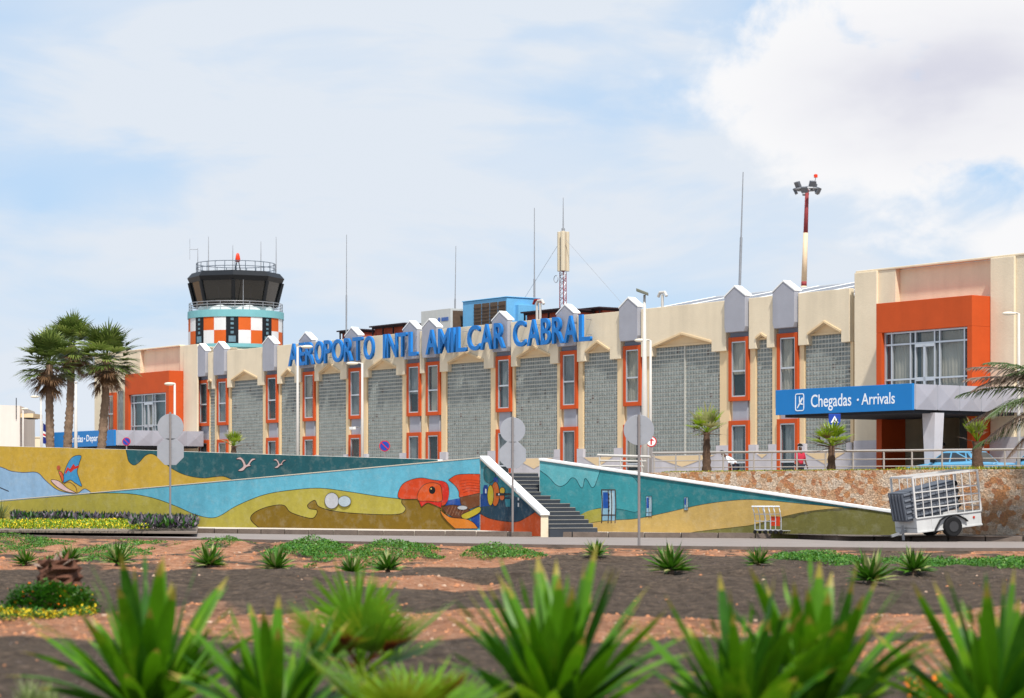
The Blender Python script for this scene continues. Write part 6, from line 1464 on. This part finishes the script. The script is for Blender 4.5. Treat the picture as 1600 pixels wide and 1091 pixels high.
# ================================================================== PEOPLE
def skinned(name, pts, edges, mat_, parent, root=0):
    me = bpy.data.meshes.new(name); me.from_pydata([p[:3] for p in pts], edges, []); o = bpy.data.objects.new(name, me); sc.collection.objects.link(o); o.parent = parent
    me.materials.append(mat_); md = o.modifiers.new('skin', 'SKIN'); md.use_smooth_shade = True
    if not me.skin_vertices: 
        bpy.context.view_layer.objects.active = o
    sv = me.skin_vertices[0].data
    for i, p in enumerate(pts): sv[i].radius = (p[3], p[4] if len(p) > 4 else p[3]); sv[i].use_root = (i == root)
    ss = o.modifiers.new('sub', 'SUBSURF'); ss.levels = 1; ss.render_levels = 2; return o
skin_dk = mat('skin_dark', '#5a3a2a', .6, .05, 4); hairm = mat('hair_black', '#0e0c0c', .8, .1, 20)
def person(px, Y, label, shirt, trousers, rz=0.0, bend=0.0, stripe=None, hgt=1.7):
    X = (px - CX) / F * Y; t = thing('person', label, 'person', (X, Y, FL), rz); s = hgt / 1.7
    hip = Vector((0, 0, .92 * s)); up = Vector((math.sin(bend), 0, math.cos(bend))); fw = Vector((math.cos(bend), 0, -math.sin(bend)))
    def T_(l, z, f_=0): p = hip + up * (z * s) + fw * (f_ * s); return Vector((p.x, p.y + l * s, p.z))
    J = {'pel': hip, 'wai': T_(0, .16), 'che': T_(0, .36), 'nek': T_(0, .54), 'hed': T_(0, .60, .01), 'top': T_(0, .75, .02)}
    pts = []; idx = {}
    def ad(k, p, r, r2=None): idx[k] = len(pts); pts.append((p.x, p.y, p.z, r * s, (r2 or r) * s))
    ad('pel', J['pel'], .12, .14); ad('wai', J['wai'], .10, .125); ad('che', J['che'], .11, .16); ad('nek', J['nek'], .052); ad('hed', J['hed'], .07, .065); ad('top', J['top'], .085, .075)
    E = [('pel', 'wai'), ('wai', 'che'), ('che', 'nek'), ('nek', 'hed'), ('hed', 'top')]
    hands = []
    for sd, n_ in ((-1, 'l'), (1, 'r')):
        ad('sh' + n_, T_(.17 * sd, .47), .055); el_ = T_(.23 * sd, .22, .02 + bend * .1); wr = T_(.22 * sd, .02, .14 + bend * .25) ; hd_ = wr + (wr - el_).normalized() * .10 * s
        ad('el' + n_, el_, .042); ad('wr' + n_, wr, .03); ad('ha' + n_, hd_, .035, .02); hands.append((wr, hd_))
        E += [('che', 'sh' + n_), ('sh' + n_, 'el' + n_), ('el' + n_, 'wr' + n_), ('wr' + n_, 'ha' + n_)]
        kn = Vector((.05 * s, .10 * sd * s, .50 * s)); an = Vector((-.03 * s + .1 * sd * s, .10 * sd * s, .08 * s)); 
        ad('hp' + n_, Vector((0, .09 * sd * s, .86 * s)), .085); ad('kn' + n_, kn, .058); ad('an' + n_, an, .038); ad('to' + n_, an + Vector((.17 * s, 0, -.04 * s)), .035)
        E += [('pel', 'hp' + n_), ('hp' + n_, 'kn' + n_), ('kn' + n_, 'an' + n_), ('an' + n_, 'to' + n_)]
    skinned('body', pts, [(idx[a], idx[b_]) for a, b_ in E], skin_dk, t)
    def sub(keys, ed, grow, name, m_):
        q = [(*pts[idx[k]][:3], pts[idx[k]][3] + grow, pts[idx[k]][4] + grow) for k in keys]; skinned(name, q, [(keys.index(a), keys.index(b_)) for a, b_ in ed], m_, t)
    sub(['pel', 'wai', 'che', 'shl', 'shr', 'ell', 'elr'], [('pel', 'wai'), ('wai', 'che'), ('che', 'shl'), ('che', 'shr'), ('shl', 'ell'), ('shr', 'elr')], .018, 'shirt', shirt)
    sub(['pel', 'hpl', 'hpr', 'knl', 'knr', 'anl', 'anr'], [('pel', 'hpl'), ('pel', 'hpr'), ('hpl', 'knl'), ('hpr', 'knr'), ('knl', 'anl'), ('knr', 'anr')], .016, 'trousers', trousers)
    hc = J['top']; h_ = MB(); 
    for i in range(5):
        el_ = R(-5 + 23 * i); 
        for q in range(12): a = 6.283 * q / 12; r = .118 * s * math.cos(el_); h_.v.append((hc.x - .012 * s + r * math.cos(a), hc.y + r * .88 * math.sin(a), hc.z + .10 * s * math.sin(el_) + .02 * s))
    for i in range(4):
        for q in range(12): h_.f.append([i * 12 + q, i * 12 + (q + 1) % 12, (i + 1) * 12 + (q + 1) % 12, (i + 1) * 12 + q]); h_.m.append(0)
    h_.build('hair', hairm, t, True)
    f_ = MB(); fc = J['hed'] * .5 + J['top'] * .5 + fw * .095 * s
    f_.lathe([(.001, -.02), (.014, -.01), (.001, .025)], 6); f_.v = [tuple(Vector(v_) + fc) for v_ in f_.v]; f_.build('nose', skin_dk, t)
    e_ = MB()
    for sd in (-1, 1): e_.box(fc.x - .012, fc.x - .004, fc.y + sd * .033 - .012, fc.y + sd * .033 + .012, fc.z + .018, fc.z + .03)
    e_.build('eyes', whitep, t)
    for (wr, hd_) in hands:     # fingers
        d = (hd_ - wr).normalized(); sdv = Vector((1, 0, 0)) - d * d.x; sdv = sdv.normalized(); g_ = MB()
        for k_, ln in enumerate((.07, .08, .075, .06)): p = hd_ + sdv * (.03 - .02 * k_) * s; g_.tube([p, p + d * ln * .5 * s, p + d * ln * s + Vector((.01, 0, -.01))], [.009 * s, .008 * s, .006 * s], 6)
        g_.tube([wr + d * .04 * s + sdv * .03 * s, wr + d * .07 * s + sdv * .065 * s], .009 * s, 6); g_.build('fingers', skin_dk, t, True)
    return t
wsh = mat('shirt_white', '#d8dade', .9, .05, 6); rsh = mat('shirt_red', '#b83044', .9, .1, 6); jean = mat('trousers_dark', '#2a2e3c', .9, .1, 6); bsh = mat('shirt_grey', '#5c6064', .9, .1, 6)
person(1150, 92, 'person in a white shirt bending forward behind the handrail', wsh, jean, R(170), .85)
person(1250, 92, 'person in a red and white shirt standing behind the handrail', rsh, jean, R(-60), 0)
person(1473, 92.5, 'person in a grey shirt standing behind the roof of the blue taxi', bsh, jean, R(-100), 0, hgt=1.75)
person(1534, 91.5, 'person in a white shirt behind the boot of the blue taxi', wsh, jean, R(-80), 0, hgt=1.7)
